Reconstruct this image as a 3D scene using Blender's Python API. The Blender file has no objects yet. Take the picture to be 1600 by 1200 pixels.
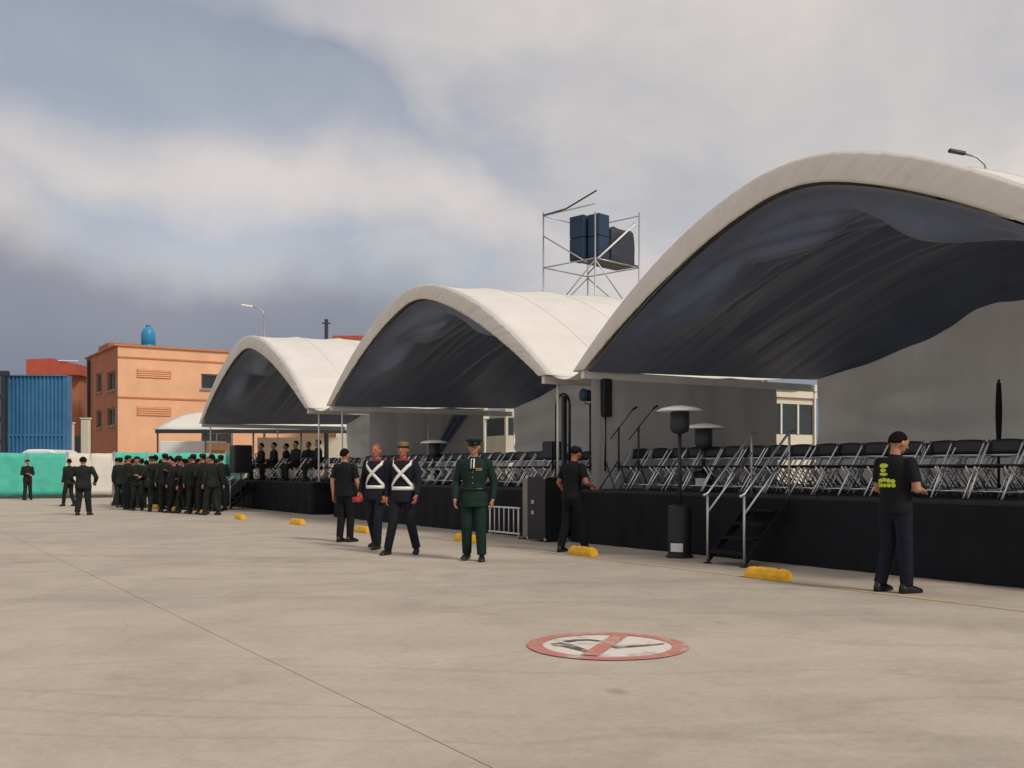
import bpy, math, random
from mathutils import Vector, Matrix, noise as mnoise
R = math.radians
random.seed(7)
sc = bpy.context.scene
col = sc.collection

# ------------------------------------------------------------------ camera
CAM_H, FPX, HZ = 1.375, 1600.0, 733.0
cd = bpy.data.cameras.new('camera')
cam = bpy.data.objects.new('camera', cd); col.objects.link(cam)
cam.location = (0, 0, CAM_H); cam.rotation_euler = (R(90), 0, 0)
cd.sensor_width = 36; cd.lens = 36.0; cd.shift_y = (HZ-600)/1600
cd.clip_start = 0.05; cd.clip_end = 6000
sc.camera = cam

TH = R(32)                                  # the tent row runs 32 degrees left of the view
UX, UY = -math.sin(TH), math.cos(TH)        # along the row, away from the camera
VX, VY = math.cos(TH), math.sin(TH)         # into the tents
def W(u, v, z=0.0): return Vector((u*UX+v*VX, u*UY+v*VY, z))
def G(px, py):                              # photo pixel on the ground
    Y = FPX*CAM_H/(py-HZ); return Vector(((px-800)/FPX*Y, Y, 0))
def at(px, Y, z=0.0): return Vector(((px-800)/FPX*Y, Y, z))
def zat(py, Y): return CAM_H-(py-HZ)/FPX*Y

# ------------------------------------------------------------------ world and sun
SUN_EL = R(42)
SUN_DIR = Vector((0.70*math.cos(SUN_EL), -0.714*math.cos(SUN_EL), math.sin(SUN_EL))).normalized()
world = bpy.data.worlds.new('World'); sc.world = world; world.use_nodes = True
wt = world.node_tree; wt.nodes.clear()
def wn(t, **k):
    n = wt.nodes.new(t)
    for a, b in k.items(): setattr(n, a, b)
    return n
def wl(a, b): wt.links.new(a, b)
def wmath(op, a, b=None, clamp=False):
    n = wn('ShaderNodeMath', operation=op, use_clamp=clamp)
    for i, x in enumerate((a, b)):
        if x is None: continue
        if isinstance(x, (int, float)): n.inputs[i].default_value = x
        else: wl(x, n.inputs[i])
    return n.outputs[0]
tc = wn('ShaderNodeTexCoord')
dirv = tc.outputs['Generated']
sepd = wn('ShaderNodeSeparateXYZ'); wl(dirv, sepd.inputs[0])
zc = wmath('MAXIMUM', sepd.outputs[2], 0.0)
den = wmath('ADD', zc, 0.22)
px_ = wmath('DIVIDE', sepd.outputs[0], den); py_ = wmath('DIVIDE', sepd.outputs[1], den)
comb = wn('ShaderNodeCombineXYZ'); wl(px_, comb.inputs[0]); wl(py_, comb.inputs[1])
def wnoise(vec, scale, detail, rough, dist=0.0, off=(0, 0, 0), sc3=(1, 1, 1)):
    mp = wn('ShaderNodeMapping'); mp.inputs['Location'].default_value = off; mp.inputs['Scale'].default_value = sc3
    wl(vec, mp.inputs[0])
    n = wn('ShaderNodeTexNoise'); wl(mp.outputs[0], n.inputs['Vector'])
    n.inputs['Scale'].default_value = scale; n.inputs['Detail'].default_value = detail
    n.inputs['Roughness'].default_value = rough; n.inputs['Distortion'].default_value = dist
    return n.outputs[0]
def dirpix(px, py): return Vector(((px-800)/FPX, 1, (HZ-py)/FPX)).normalized()
def wdot(d):
    n = wn('ShaderNodeVectorMath', operation='DOT_PRODUCT'); wl(wv, n.inputs[0]); n.inputs[1].default_value = d
    return n.outputs['Value']
# directions warped by a little noise so that cloud borders are ragged
wob = wn('ShaderNodeTexNoise'); wl(dirv, wob.inputs['Vector']); wob.inputs['Scale'].default_value = 4.5; wob.inputs['Detail'].default_value = 9
wsub = wn('ShaderNodeVectorMath', operation='SUBTRACT'); wl(wob.outputs['Color'], wsub.inputs[0]); wsub.inputs[1].default_value = (.5, .5, .5)
wscl = wn('ShaderNodeVectorMath', operation='SCALE'); wl(wsub.outputs[0], wscl.inputs[0]); wscl.inputs['Scale'].default_value = 0.16
wadd = wn('ShaderNodeVectorMath', operation='ADD'); wl(dirv, wadd.inputs[0]); wl(wscl.outputs[0], wadd.inputs[1])
wnor = wn('ShaderNodeVectorMath', operation='NORMALIZE'); wl(wadd.outputs[0], wnor.inputs[0])
wv = wnor.outputs[0]
def blob(px, py, rad_px):                   # a soft round region of sky, radius given in photo pixels
    d = wdot(dirpix(px, py)); c = math.cos(rad_px/FPX)
    n = wn('ShaderNodeMapRange', interpolation_type='SMOOTHSTEP'); wl(d, n.inputs['Value'])
    n.inputs['From Min'].default_value = c; n.inputs['From Max'].default_value = 1.0
    return n.outputs[0]
def addall(xs):
    a = xs[0]
    for b in xs[1:]: a = wmath('ADD', a, b)
    return a
# clear blue gaps: the ones in view and others like them all over the dome
n1 = wnoise(comb.outputs[0], 0.6, 9, .56, .25, (3.1, 1.7, 0))
gaps = addall([wmath('MULTIPLY', blob(*b), w) for b, w in (((330, 170, 220), .85), ((130, 120, 180), .6), ((480, 190, 150), .6), ((260, 270, 230), .62), ((450, 290, 240), .6), ((20, 60, 130), .5),
        ((790, 140, 110), .28), ((1590, 60, 170), .5), ((700, 330, 260), .15), ((350, 240, 260), .6), ((150, 230, 220), .5), ((620, 300, 260), .5))])
cover = wmath('SUBTRACT', wmath('MULTIPLY', wmath('SUBTRACT', n1, 0.27), 4.2), wmath('MULTIPLY', gaps, 1.0), True)
# bank of rain cloud low over the horizon on the far side
bank_az = wdot(Vector((-0.42, 0.9, 0)).normalized())
bank_n = wnoise(comb.outputs[0], 0.5, 5, .5, 0, (0, 5, 0))
sepw = wn('ShaderNodeSeparateXYZ'); wl(wv, sepw.inputs[0])
bank_top = wmath('ADD', wmath('MULTIPLY', bank_az, 0.42), -0.185)
bank = wn('ShaderNodeMapRange', interpolation_type='SMOOTHSTEP')
wl(wmath('SUBTRACT', bank_top, sepw.outputs[2]), bank.inputs['Value'])
bank.inputs['From Min'].default_value = -0.012; bank.inputs['From Max'].default_value = 0.075
# cloud colours
n2 = wnoise(comb.outputs[0], 1.1, 9, .58, .35, (9.3, 4.4, 0))
n3 = wnoise(dirv, 3.0, 8, .55, .3, (2.2, 0.4, 6.0))
ramp = wn('ShaderNodeValToRGB'); wl(wmath('ADD', wmath('MULTIPLY', n2, .55), wmath('MULTIPLY', n3, .5)), ramp.inputs[0])
er = ramp.color_ramp; er.elements[0].position = .38; er.elements[0].color = (.345, .345, .375, 1)
er.elements[1].position = .66; er.elements[1].color = (.56, .51, .48, 1)
e = er.elements.new(.52); e.color = (.44, .42, .415, 1)
cbank = wn('ShaderNodeMixRGB'); wl(bank.outputs[0], cbank.inputs[0]); wl(ramp.outputs[0], cbank.inputs[1])
bcol = wn('ShaderNodeValToRGB'); wl(wmath('ADD', wmath('MULTIPLY', sepw.outputs[2], 2.2), wmath('MULTIPLY', bank_n, .25)), bcol.inputs[0])
bcol.color_ramp.elements[0].position = .25; bcol.color_ramp.elements[0].color = (.14, .16, .21, 1)
bcol.color_ramp.elements[1].position = .72; bcol.color_ramp.elements[1].color = (.285, .285, .315, 1)
wl(bcol.outputs[0], cbank.inputs[2])
# bright rim along the top of the bank
rim = wn('ShaderNodeMapRange', interpolation_type='SMOOTHSTEP')
wl(wmath('ABSOLUTE', wmath('ADD', wmath('SUBTRACT', bank_top, sepw.outputs[2]), 0.05)), rim.inputs['Value'])
rim.inputs['From Min'].default_value = 0.06; rim.inputs['From Max'].default_value = 0.0
rimm = wn('ShaderNodeMixRGB'); wl(wmath('MULTIPLY', rim.outputs[0], .45), rimm.inputs[0]); wl(cbank.outputs[0], rimm.inputs[1]); rimm.inputs[2].default_value = (.56, .50, .475, 1)
cov2 = wmath('MAXIMUM', wmath('MAXIMUM', cover, bank.outputs[0]), wmath('MULTIPLY', rim.outputs[0], .8), True)
sky = wn('ShaderNodeTexSky'); sky.sky_type = 'NISHITA'; sky.sun_disc = False
sky.sun_elevation = SUN_EL; sky.sun_rotation = math.atan2(SUN_DIR.x, SUN_DIR.y)
sky.air_density = 1.0; sky.dust_density = 1.6
bg1 = wn('ShaderNodeBackground'); wl(sky.outputs[0], bg1.inputs[0]); bg1.inputs[1].default_value = 0.07
bg2 = wn('ShaderNodeBackground'); wl(rimm.outputs[0], bg2.inputs[0]); bg2.inputs[1].default_value = 1.0
veil = wmath('ADD', wmath('MULTIPLY', cov2, .55), .45, True)
mixw = wn('ShaderNodeMixShader'); wl(veil, mixw.inputs[0]); wl(bg1.outputs[0], mixw.inputs[1]); wl(bg2.outputs[0], mixw.inputs[2])
wo = wn('ShaderNodeOutputWorld'); wl(mixw.outputs[0], wo.inputs[0])

sl = bpy.data.lights.new('sun', 'SUN'); sl.energy = 1.5; sl.angle = R(11); sl.color = (1.0, .93, .83)
so = bpy.data.objects.new('sun', sl); col.objects.link(so)
so.rotation_euler = SUN_DIR.to_track_quat('Z', 'Y').to_euler(); so.location = (20, -20, 40)
sc.view_settings.view_transform = 'Standard'; sc.view_settings.look = 'None'
sc.view_settings.exposure = 0.45; sc.view_settings.gamma = 1.0; sc.view_settings.use_curve_mapping = False
sc.cycles.use_denoising = True
sc.cycles.max_bounces = 8

# ------------------------------------------------------------------ materials
M = {}
def mat(name, c, rough=.7, var=.12, scale=6.0, bump=.15, bscale=60.0, metal=0.0, spec=.4, detail=6, trans=0.0, sheen=0.0, coord='Object', stretch=(1, 1, 1)):
    m = bpy.data.materials.new(name); m.use_nodes = True; nt = m.node_tree
    b = nt.nodes['Principled BSDF']
    b.inputs['Roughness'].default_value = rough; b.inputs['Metallic'].default_value = metal
    b.inputs['Specular IOR Level'].default_value = spec
    if sheen: b.inputs['Sheen Weight'].default_value = sheen
    t = nt.nodes.new('ShaderNodeTexCoord'); mp = nt.nodes.new('ShaderNodeMapping'); mp.inputs['Scale'].default_value = stretch
    nt.links.new(t.outputs[coord], mp.inputs[0])
    n = nt.nodes.new('ShaderNodeTexNoise'); n.inputs['Scale'].default_value = scale; n.inputs['Detail'].default_value = detail; n.inputs['Roughness'].default_value = .6
    nt.links.new(mp.outputs[0], n.inputs['Vector'])
    r = nt.nodes.new('ShaderNodeValToRGB'); nt.links.new(n.outputs[0], r.inputs[0])
    r.color_ramp.elements[0].position = .3; r.color_ramp.elements[1].position = .7
    r.color_ramp.elements[0].color = tuple(x*(1-var) for x in c)+(1,)
    r.color_ramp.elements[1].color = tuple(min(1, x*(1+var)) for x in c)+(1,)
    nt.links.new(r.outputs[0], b.inputs['Base Color'])
    if bump:
        n2 = nt.nodes.new('ShaderNodeTexNoise'); n2.inputs['Scale'].default_value = bscale; n2.inputs['Detail'].default_value = 3
        nt.links.new(mp.outputs[0], n2.inputs['Vector'])
        bp = nt.nodes.new('ShaderNodeBump'); bp.inputs['Strength'].default_value = bump; bp.inputs['Distance'].default_value = .01
        nt.links.new(n2.outputs[0], bp.inputs['Height']); nt.links.new(bp.outputs[0], b.inputs['Normal'])
    if trans:
        tr = nt.nodes.new('ShaderNodeBsdfTranslucent'); nt.links.new(r.outputs[0], tr.inputs[0])
        mx = nt.nodes.new('ShaderNodeMixShader'); mx.inputs[0].default_value = trans
        nt.links.new(b.outputs[0], mx.inputs[1]); nt.links.new(tr.outputs[0], mx.inputs[2])
        nt.links.new(mx.outputs[0], nt.nodes['Material Output'].inputs[0])
    M[name] = m
    return m
mat('white_pvc', (.78, .74, .68), .55, .06, 1.3, .12, 9, trans=.10)
mat('gable_cloth', (.50, .50, .495), .6, .10, .7, .5, 3.5, trans=.28, stretch=(1, 1, .3))
mat('liner', (.128, .165, .255), .5, .14, 1.2, .25, 22, spec=.5, sheen=.25)
mat('black_cloth', (.011, .012, .016), .85, .25, 2.0, .2, 40, spec=.2)
mat('black_plastic', (.012, .013, .016), .5, .2, 8, .05, 80)
mat('deck', (.03, .03, .032), .75, .2, 5, .1, 60)
mat('chrome', (.70, .71, .72), .34, .05, 10, 0, 50, metal=1.0)
mat('galvanised', (.46, .47, .48), .45, .12, 12, .05, 80, metal=.85)
mat('white_steel', (.78, .77, .74), .4, .08, 4, .04, 60)
mat('dark_steel', (.035, .04, .05), .5, .15, 6, .04, 60, metal=.3)
mat('yellow_paint', (.80, .43, .018), .55, .18, 9, .15, 50)
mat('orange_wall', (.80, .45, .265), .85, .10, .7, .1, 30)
mat('red_and_shaded_wall', (.36, .135, .075), .85, .14, .7, .1, 30)  # red house wall; also the orange building's side, its shade put into the colour
mat('orange_dark', (.55, .21, .085), .8, .1, 2, .1, 30)
mat('red_roof', (.42, .085, .05), .8, .15, 2, .2, 20)
mat('plinth', (.30, .23, .17), .85, .12, 2, .1, 30)
mat('cream', (.68, .62, .50), .7, .08, 2, .06, 40)
mat('glass_dark', (.02, .03, .03), .12, .2, 2, 0, 40, spec=.6)
mat('frame_grey', (.22, .20, .18), .6, .1, 5, .05, 60)
mat('blue_sheet', (.045, .17, .33), .5, .18, 1.1, .05, 30)
mat('tank_blue', (.03, .25, .48), .4, .1, 4, .03, 40)
mat('green_mesh', (.09, .55, .42), .7, .14, 1.6, .25, 14, trans=.1)
mat('green_deep', (.01, .22, .13), .7, .14, 1.6, .2, 14)
mat('fence_white', (.66, .62, .55), .7, .08, 1.5, .1, 20)
mat('kick_strip', (.055, .07, .06), .8, .2, 3, .1, 30)
mat('grey_board', (.24, .235, .215), .8, .12, 4, .1, 40)
mat('speaker_blue', (.018, .042, .085), .6, .15, 4, .1, 60)
mat('tarp', (.028, .034, .05), .6, .2, 3, .3, 9)
mat('skin', (.42, .20, .125), .55, .08, 20, .04, 120)
mat('skin_red', (.40, .13, .085), .55, .08, 20, .04, 120)
mat('hair', (.010, .007, .006), .9, .3, 60, .5, 200, spec=.1)
mat('hair_red', (.20, .07, .045), .6, .2, 60, .4, 200)
mat('eye', (.015, .012, .01), .2, .1, 20, 0)
mat('lip', (.30, .09, .07), .5, .1, 30, 0)
mat('tee_black', (.009, .009, .011), .85, .2, 6, .9, 11, spec=.2)
mat('jeans_navy', (.010, .013, .024), .85, .2, 14, .9, 11, spec=.2)
mat('uniform_green', (.007, .024, .018), .8, .18, 8, .9, 11, spec=.25)
mat('uniform_navy', (.008, .009, .017), .8, .2, 8, .9, 11, spec=.25)
mat('fatigues_dark', (.017, .020, .019), .85, .35, 10, .9, 11, spec=.2)
mat('shirt_white', (.75, .73, .69), .7, .05, 8, .1, 60)
mat('strap_white', (.80, .79, .75), .5, .05, 10, .1, 60)
mat('scarlet', (.42, .02, .03), .7, .15, 10, .1, 60)
mat('olive_gold', (.16, .13, .03), .6, .2, 14, .1, 60)
mat('lime_print', (.52, .66, .04), .7, .2, 30, 0)
mat('shoe_black', (.010, .010, .011), .4, .15, 10, .05, 80)
mat('brass', (.65, .45, .15), .35, .1, 10, 0, metal=.9)
mat('van_white', (.75, .76, .76), .3, .04, 2, 0)
mat('rubber', (.015, .015, .015), .85, .2, 8, .1, 60)

def concrete(name, wear_col=None, base=(.49, .425, .348)):
    """Warm grey poured concrete in world coordinates, with stains; wear_col lays worn paint over it."""
    m = bpy.data.materials.new(name); m.use_nodes = True; nt = m.node_tree; b = nt.nodes['Principled BSDF']
    L = nt.links.new
    def N(t, **k):
        n = nt.nodes.new(t)
        for a, x in k.items(): setattr(n, a, x)
        return n
    geo = N('ShaderNodeNewGeometry')
    def nz(scale, detail, rough, sc3=(1, 1, 1), off=(0, 0, 0), dist=0):
        mp = N('ShaderNodeMapping'); mp.inputs['Scale'].default_value = sc3; mp.inputs['Location'].default_value = off
        mp.inputs['Rotation'].default_value = (0, 0, -TH)
        L(geo.outputs['Position'], mp.inputs[0])
        n = N('ShaderNodeTexNoise'); n.inputs['Scale'].default_value = scale; n.inputs['Detail'].default_value = detail; n.inputs['Roughness'].default_value = rough
        n.inputs['Distortion'].default_value = dist
        L(mp.outputs[0], n.inputs['Vector']); return n.outputs[0]
    def ramp(x, stops):
        r = N('ShaderNodeValToRGB'); L(x, r.inputs[0]); el = r.color_ramp.elements
        el[0].position, el[0].color = stops[0][0], stops[0][1]+(1,)
        el[1].position, el[1].color = stops[-1][0], stops[-1][1]+(1,)
        for p, c in stops[1:-1]: e = el.new(p); e.color = c+(1,)
        return r.outputs[0]
    def mixc(f, a, bb, mode='MIX'):
        x = N('ShaderNodeMixRGB', blend_type=mode)
        for i, y in enumerate((f, a, bb)):
            if isinstance(y, (int, float)): x.inputs[i].default_value = y
            elif isinstance(y, tuple): x.inputs[i].default_value = y+(1,)
            else: L(y, x.inputs[i])
        return x.outputs[0]
    c = ramp(nz(.16, 6, .6), [(.3, tuple(x*.90 for x in base)), (.5, base), (.72, tuple(x*1.10 for x in base))])
    c = mixc(.55, c, ramp(nz(.9, 8, .65, dist=.6), [(.32, (.74, .72, .72)), (.55, (1, 1, 1)), (.75, (1.1, 1.09, 1.06))]), 'MULTIPLY')
    c = mixc(.28, c, ramp(nz(.55, 7, .62, (.35, 1.3, 1), (4, 2, 0), .4), [(.36, (.70, .68, .67)), (.52, (1, 1, 1)), (.7, (1.08, 1.06, 1.03))]), 'MULTIPLY')
    c = mixc(.5, c, ramp(nz(14, 5, .7), [(.3, (.82, .82, .82)), (.7, (1.12, 1.12, 1.12))]), 'MULTIPLY')
    c = mixc(.8, c, ramp(nz(1.7, 4, .5, off=(1, 7, 0)), [(.20, (.55, .53, .52)), (.27, (1, 1, 1)), (.9, (1, 1, 1))]), 'MULTIPLY')
    vo = N('ShaderNodeTexVoronoi', feature='DISTANCE_TO_EDGE'); vo.inputs['Scale'].default_value = .22
    vw = N('ShaderNodeVectorMath', operation='MULTIPLY_ADD'); vn = N('ShaderNodeTexNoise'); vn.inputs['Scale'].default_value = 1.3; vn.inputs['Detail'].default_value = 6
    L(geo.outputs['Position'], vn.inputs['Vector']); L(vn.outputs['Color'], vw.inputs[0]); vw.inputs[1].default_value = (1.1, 1.1, 0); L(geo.outputs['Position'], vw.inputs[2]); L(vw.outputs[0], vo.inputs['Vector'])
    c = mixc(.2, c, ramp(vo.outputs['Distance'], [(0, (.62, .60, .58)), (.0035, (1, 1, 1)), (1, (1, 1, 1))]), 'MULTIPLY')   # hairline cracks
    c = mixc(.4, c, ramp(nz(90, 3, .7), [(.34, (.72, .72, .72)), (.5, (1, 1, 1)), (.68, (1.14, 1.13, 1.1))]), 'MULTIPLY')      # grit
    # tyre scuffs: thin dark arcs
    c = mixc(.35, c, ramp(nz(.5, 3, .4, (.3, 1.2, 1), (9, 3, 0), 1.2), [(.47, (1, 1, 1)), (.5, (.72, .71, .70)), (.53, (1, 1, 1))]), 'MULTIPLY')
    def spot(p, rad, colr, k):
        s = N('ShaderNodeVectorMath', operation='DISTANCE'); L(geo.outputs['Position'], s.inputs[0]); s.inputs[1].default_value = p
        a = N('ShaderNodeMath', operation='MULTIPLY_ADD'); L(nz(3.5, 4, .6), a.inputs[0]); a.inputs[1].default_value = rad*1.3; L(s.outputs['Value'], a.inputs[2])
        r = N('ShaderNodeMapRange', interpolation_type='SMOOTHSTEP'); L(a.outputs[0], r.inputs['Value'])
        r.inputs['From Min'].default_value = rad*1.45; r.inputs['From Max'].default_value = rad*.7; r.inputs['To Max'].default_value = k
        return mixc(r.outputs[0], c, colr)
    c = spot(G(930, 1048), .35, (.42, .24, .19), .35)      # faded red paint spill
    c = spot(G(962, 1080), .16, (.12, .10, .09), .35)       # oil stain
    if wear_col:
        w = ramp(nz(5, 7, .7), [(.36, (0, 0, 0)), (.50, (1, 1, 1))]) if wear_col[1] > .5 else ramp(nz(5, 7, .7), [(.46, (0, 0, 0)), (.60, (1, 1, 1))])
        k = mixc(1.0, w, (wear_col[2],)*3, 'MULTIPLY')
        c = mixc(k, c, wear_col[0])
    L(c, b.inputs['Base Color']); b.inputs['Roughness'].default_value = .86; b.inputs['Specular IOR Level'].default_value = .25
    bp = N('ShaderNodeBump'); bp.inputs['Strength'].default_value = .35; bp.inputs['Distance'].default_value = .008
    L(nz(38, 6, .7), bp.inputs['Height']); L(bp.outputs[0], b.inputs['Normal'])
    M[name] = m
concrete('concrete')
concrete('joint_fill', base=(.30, .26, .21))
concrete('paint_red', ((.52, .12, .105), 1, .72))
concrete('paint_white', ((.74, .69, .63), 1, .80))
concrete('paint_black', ((.05, .048, .046), 1, .85))
concrete('paint_yellow', ((.72, .42, .06), 0, .75))

# ------------------------------------------------------------------ mesh helpers
class MB:
    def __init__(s): s.v = []; s.f = []; s.m = []; s.cur = 0
    def add(s, vs, fs):
        o = len(s.v); s.v += [tuple(p) for p in vs]; s.f += [tuple(i+o for i in f) for f in fs]; s.m += [s.cur]*len(fs); return s
    def box(s, c, d, rz=0, bevel=0.0):
        x, y, z = d[0]/2, d[1]/2, d[2]/2; ca, sa = math.cos(rz), math.sin(rz)
        if bevel:
            b = min(bevel, x*.9, y*.9, z*.9); pts = []
            rings = [(-z, b), (-z+b, 0), (z-b, 0), (z, b)]
            for zz, k in rings:
                kx, ky = x-k, y-k; e = b if k == 0 else b*.6
                ring = [(-kx+e, -ky), (kx-e, -ky), (kx, -ky+e), (kx, ky-e), (kx-e, ky), (-kx+e, ky), (-kx, ky-e), (-kx, -ky+e)]
                pts += [(c[0]+p[0]*ca-p[1]*sa, c[1]+p[0]*sa+p[1]*ca, c[2]+zz) for p in ring]
            fs = [tuple(range(7, -1, -1)), tuple(range(24, 32))]
            for r in range(3):
                for i in range(8): fs.append((r*8+i, r*8+(i+1) % 8, r*8+8+(i+1) % 8, r*8+8+i))
            return s.add(pts, fs)
        pts = []
        for zz in (-z, z):
            for p in ((-x, -y), (x, -y), (x, y), (-x, y)): pts.append((c[0]+p[0]*ca-p[1]*sa, c[1]+p[0]*sa+p[1]*ca, c[2]+zz))
        return s.add(pts, [(3, 2, 1, 0), (4, 5, 6, 7), (0, 1, 5, 4), (1, 2, 6, 5), (2, 3, 7, 6), (3, 0, 4, 7)])
    def tube(s, pts, r, n=10, r1=None, cap=True):
        pts = [Vector(p) for p in pts]; k = len(pts); up = Vector((0, 0, 1)); vs = []; fs = []
        for i, p in enumerate(pts):
            d = (pts[min(i+1, k-1)]-pts[max(i-1, 0)]).normalized()
            a = d.cross(up) if abs(d.z) < .95 else d.cross(Vector((1, 0, 0)))
            a.normalize(); b = d.cross(a)
            rr = r if r1 is None else r+(r1-r)*i/(k-1)
            for j in range(n):
                t = 2*math.pi*j/n; vs.append(p+a*rr*math.cos(t)+b*rr*math.sin(t))
        for i in range(k-1):
            for j in range(n): fs.append((i*n+j, i*n+(j+1) % n, (i+1)*n+(j+1) % n, (i+1)*n+j))
        if cap: fs += [tuple(range(n-1, -1, -1)), tuple(range((k-1)*n, k*n))]
        return s.add(vs, fs)
    def bar(s, p0, p1, w, h):                     # rectangular bar along p0-p1
        p0, p1 = Vector(p0), Vector(p1); d = (p1-p0).normalized()
        a = d.cross(Vector((0, 0, 1))) if abs(d.z) < .95 else Vector((1, 0, 0))
        a.normalize(); b = a.cross(d)
        vs = [p+a*w/2*x+b*h/2*y for p in (p0, p1) for x, y in ((-1, -1), (1, -1), (1, 1), (-1, 1))]
        return s.add(vs, [(3, 2, 1, 0), (4, 5, 6, 7), (0, 1, 5, 4), (1, 2, 6, 5), (2, 3, 7, 6), (3, 0, 4, 7)])
    def lathe(s, prof, c=(0, 0, 0), n=20):
        vs = []; fs = []
        for r, z in prof:
            for j in range(n): t = 2*math.pi*j/n; vs.append((c[0]+r*math.cos(t), c[1]+r*math.sin(t), c[2]+z))
        for i in range(len(prof)-1):
            for j in range(n): fs.append((i*n+j, i*n+(j+1) % n, (i+1)*n+(j+1) % n, (i+1)*n+j))
        fs += [tuple(range(n-1, -1, -1)), tuple(range((len(prof)-1)*n, len(prof)*n))]
        return s.add(vs, fs)
    def grid(s, fn, na, nb):                      # fn(i/na, j/nb) -> point
        vs = [fn(i/na, j/nb) for i in range(na+1) for j in range(nb+1)]
        fs = [(i*(nb+1)+j, (i+1)*(nb+1)+j, (i+1)*(nb+1)+j+1, i*(nb+1)+j+1) for i in range(na) for j in range(nb)]
        return s.add(vs, fs)
    def mesh(s, name, mats, smooth=False):
        me = bpy.data.meshes.new(name); me.from_pydata(s.v, [], s.f)
        for m in (mats if isinstance(mats, (list, tuple)) else [mats]): me.materials.append(M[m])
        if any(s.m): me.polygons.foreach_set('material_index', s.m)
        if smooth: me.polygons.foreach_set('use_smooth', [True]*len(s.f))
        me.update(); return me
    def build(s, name, mats, parent=None, smooth=False, loc=None, rz=0, solid=0.0, bevel=0.0):
        o = bpy.data.objects.new(name, s.mesh(name, mats, smooth)); col.objects.link(o)
        if parent: o.parent = parent
        if loc is not None: o.location = loc
        o.rotation_euler.z = rz
        if solid:
            md = o.modifiers.new('thickness', 'SOLIDIFY'); md.thickness = solid; md.offset = 0
        if bevel:
            md = o.modifiers.new('bevel', 'BEVEL'); md.width = bevel; md.segments = 2; md.limit_method = 'ANGLE'
        return o
def tag(o, label=None, cat=None, group=None, kind=None):
    if label: o['label'] = label
    if cat: o['category'] = cat
    if group: o['group'] = group
    if kind: o['kind'] = kind
    return o
def thing(name, label, cat, loc=(0, 0, 0), rz=0.0, group=None):
    o = bpy.data.objects.new(name, None); col.objects.link(o); o.location = loc; o.rotation_euler.z = rz; o.empty_display_size = .2
    return tag(o, label, cat, group)
KIDS = {}
def kids(o):
    return [c for c in bpy.data.objects if c.parent == o]
def dup(root, loc, rz, label, group=None, tree=None):
    r = root.copy(); col.objects.link(r); r.location = loc; r.rotation_euler.z = rz; r['label'] = label
    if group: r['group'] = group
    for ch, subs in tree:
        c = ch.copy(); col.objects.link(c); c.parent = r
        for g in subs:
            d = g.copy(); col.objects.link(d); d.parent = c
    return r
def tree_of(root): return [(c, kids(c)) for c in kids(root)]
def nz(x, y=0.0, z=0.0): return mnoise.noise((x, y, z))

# ------------------------------------------------------------------ ground, slabs and painted marks
g = MB().add([(-1500, -300, -.012), (1500, -300, -.012), (1500, 3000, -.03), (-1500, 3000, -.012)], [(0, 1, 2, 3)]).build('ground', 'joint_fill')
tag(g, 'warm grey concrete yard reaching to the fence', kind='structure')
# slabs in the row's own frame: long bays parallel to the tents, joints 14 mm wide
VJ = [-58, -42, -26, -12, -4.9, 2.42, 9.7, 17, 30, 50, 75]
for a, b in zip(VJ[:-1], VJ[1:]):
    us = [-22, -6, 6.5, 21.0, 36, 55, 80, 120] if -12 <= a < 17 else [-22, 20, 60, 120]
    for c, d in zip(us[:-1], us[1:]):
        j = .0035
        m = MB().add([W(c+j, a+j, 0), W(c+j, b-j, 0), W(d-j, b-j, 0), W(d-j, a+j, 0), W(c+j, a+j, -.010), W(c+j, b-j, -.010), W(d-j, b-j, -.010), W(d-j, a+j, -.010)],
                     [(3, 2, 1, 0), (0, 1, 5, 4), (1, 2, 6, 5), (2, 3, 7, 6), (3, 0, 4, 7)])
        m.build('slab', 'concrete', g)
# painted prohibition roundel
cpt = (G(828, 1010)+G(1070, 1010))/2; cpt = Vector((cpt.x, (G(949, 1032).y+G(949, 990).y)/2, 0)); RAD = .625
t = thing('painted_roundel', 'worn red and white prohibition roundel painted on the concrete', 'ground marking', cpt)
def ringmesh(r0, r1, z, n=64, wob=.012):
    m = MB(); vs = []
    for i in range(n):
        a = 2*math.pi*i/n; k = 1+wob*nz(math.cos(a)*2, math.sin(a)*2, r1)
        vs += [(r0*k*math.cos(a), r0*k*math.sin(a), z), (r1*k*math.cos(a), r1*k*math.sin(a), z)]
    return m.add(vs, [(2*i, 2*i+1, (2*i+3) % (2*n), (2*i+2) % (2*n)) for i in range(n)])
def disc(r, z, n=64):
    m = MB(); return m.add([(r*math.cos(2*math.pi*i/n), r*math.sin(2*math.pi*i/n), z) for i in range(n)], [tuple(range(n))])
disc(.53, .004).build('white_field', 'paint_white', t)
ringmesh(.50, RAD, .008).build('red_ring', 'paint_red', t)
def stroke(pts, w, z):
    P = [G(*p)-cpt for p in pts]; vs = []
    for i, p in enumerate(P):
        d = (P[min(i+1, len(P)-1)]-P[max(i-1, 0)]).normalized(); n = Vector((-d.y, d.x, 0)); ww = w[i] if isinstance(w, list) else w
        a, b = p+n*ww/2, p-n*ww/2; vs += [(a.x, a.y, z), (b.x, b.y, z)]
    return MB().add(vs, [(2*i, 2*i+1, 2*i+3, 2*i+2) for i in range(len(P)-1)])
stroke([(868, 1006), (876, 1008), (886, 1010), (900, 1014), (918, 1019)], [.10, .13, .12, .09, .07], .008).build('black_stroke', 'paint_black', t)
stroke([(884, 1004), (900, 1001.5), (920, 1001), (938, 1003)], [.08, .07, .06, .05], .008).build('black_stroke', 'paint_black', t)
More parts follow.
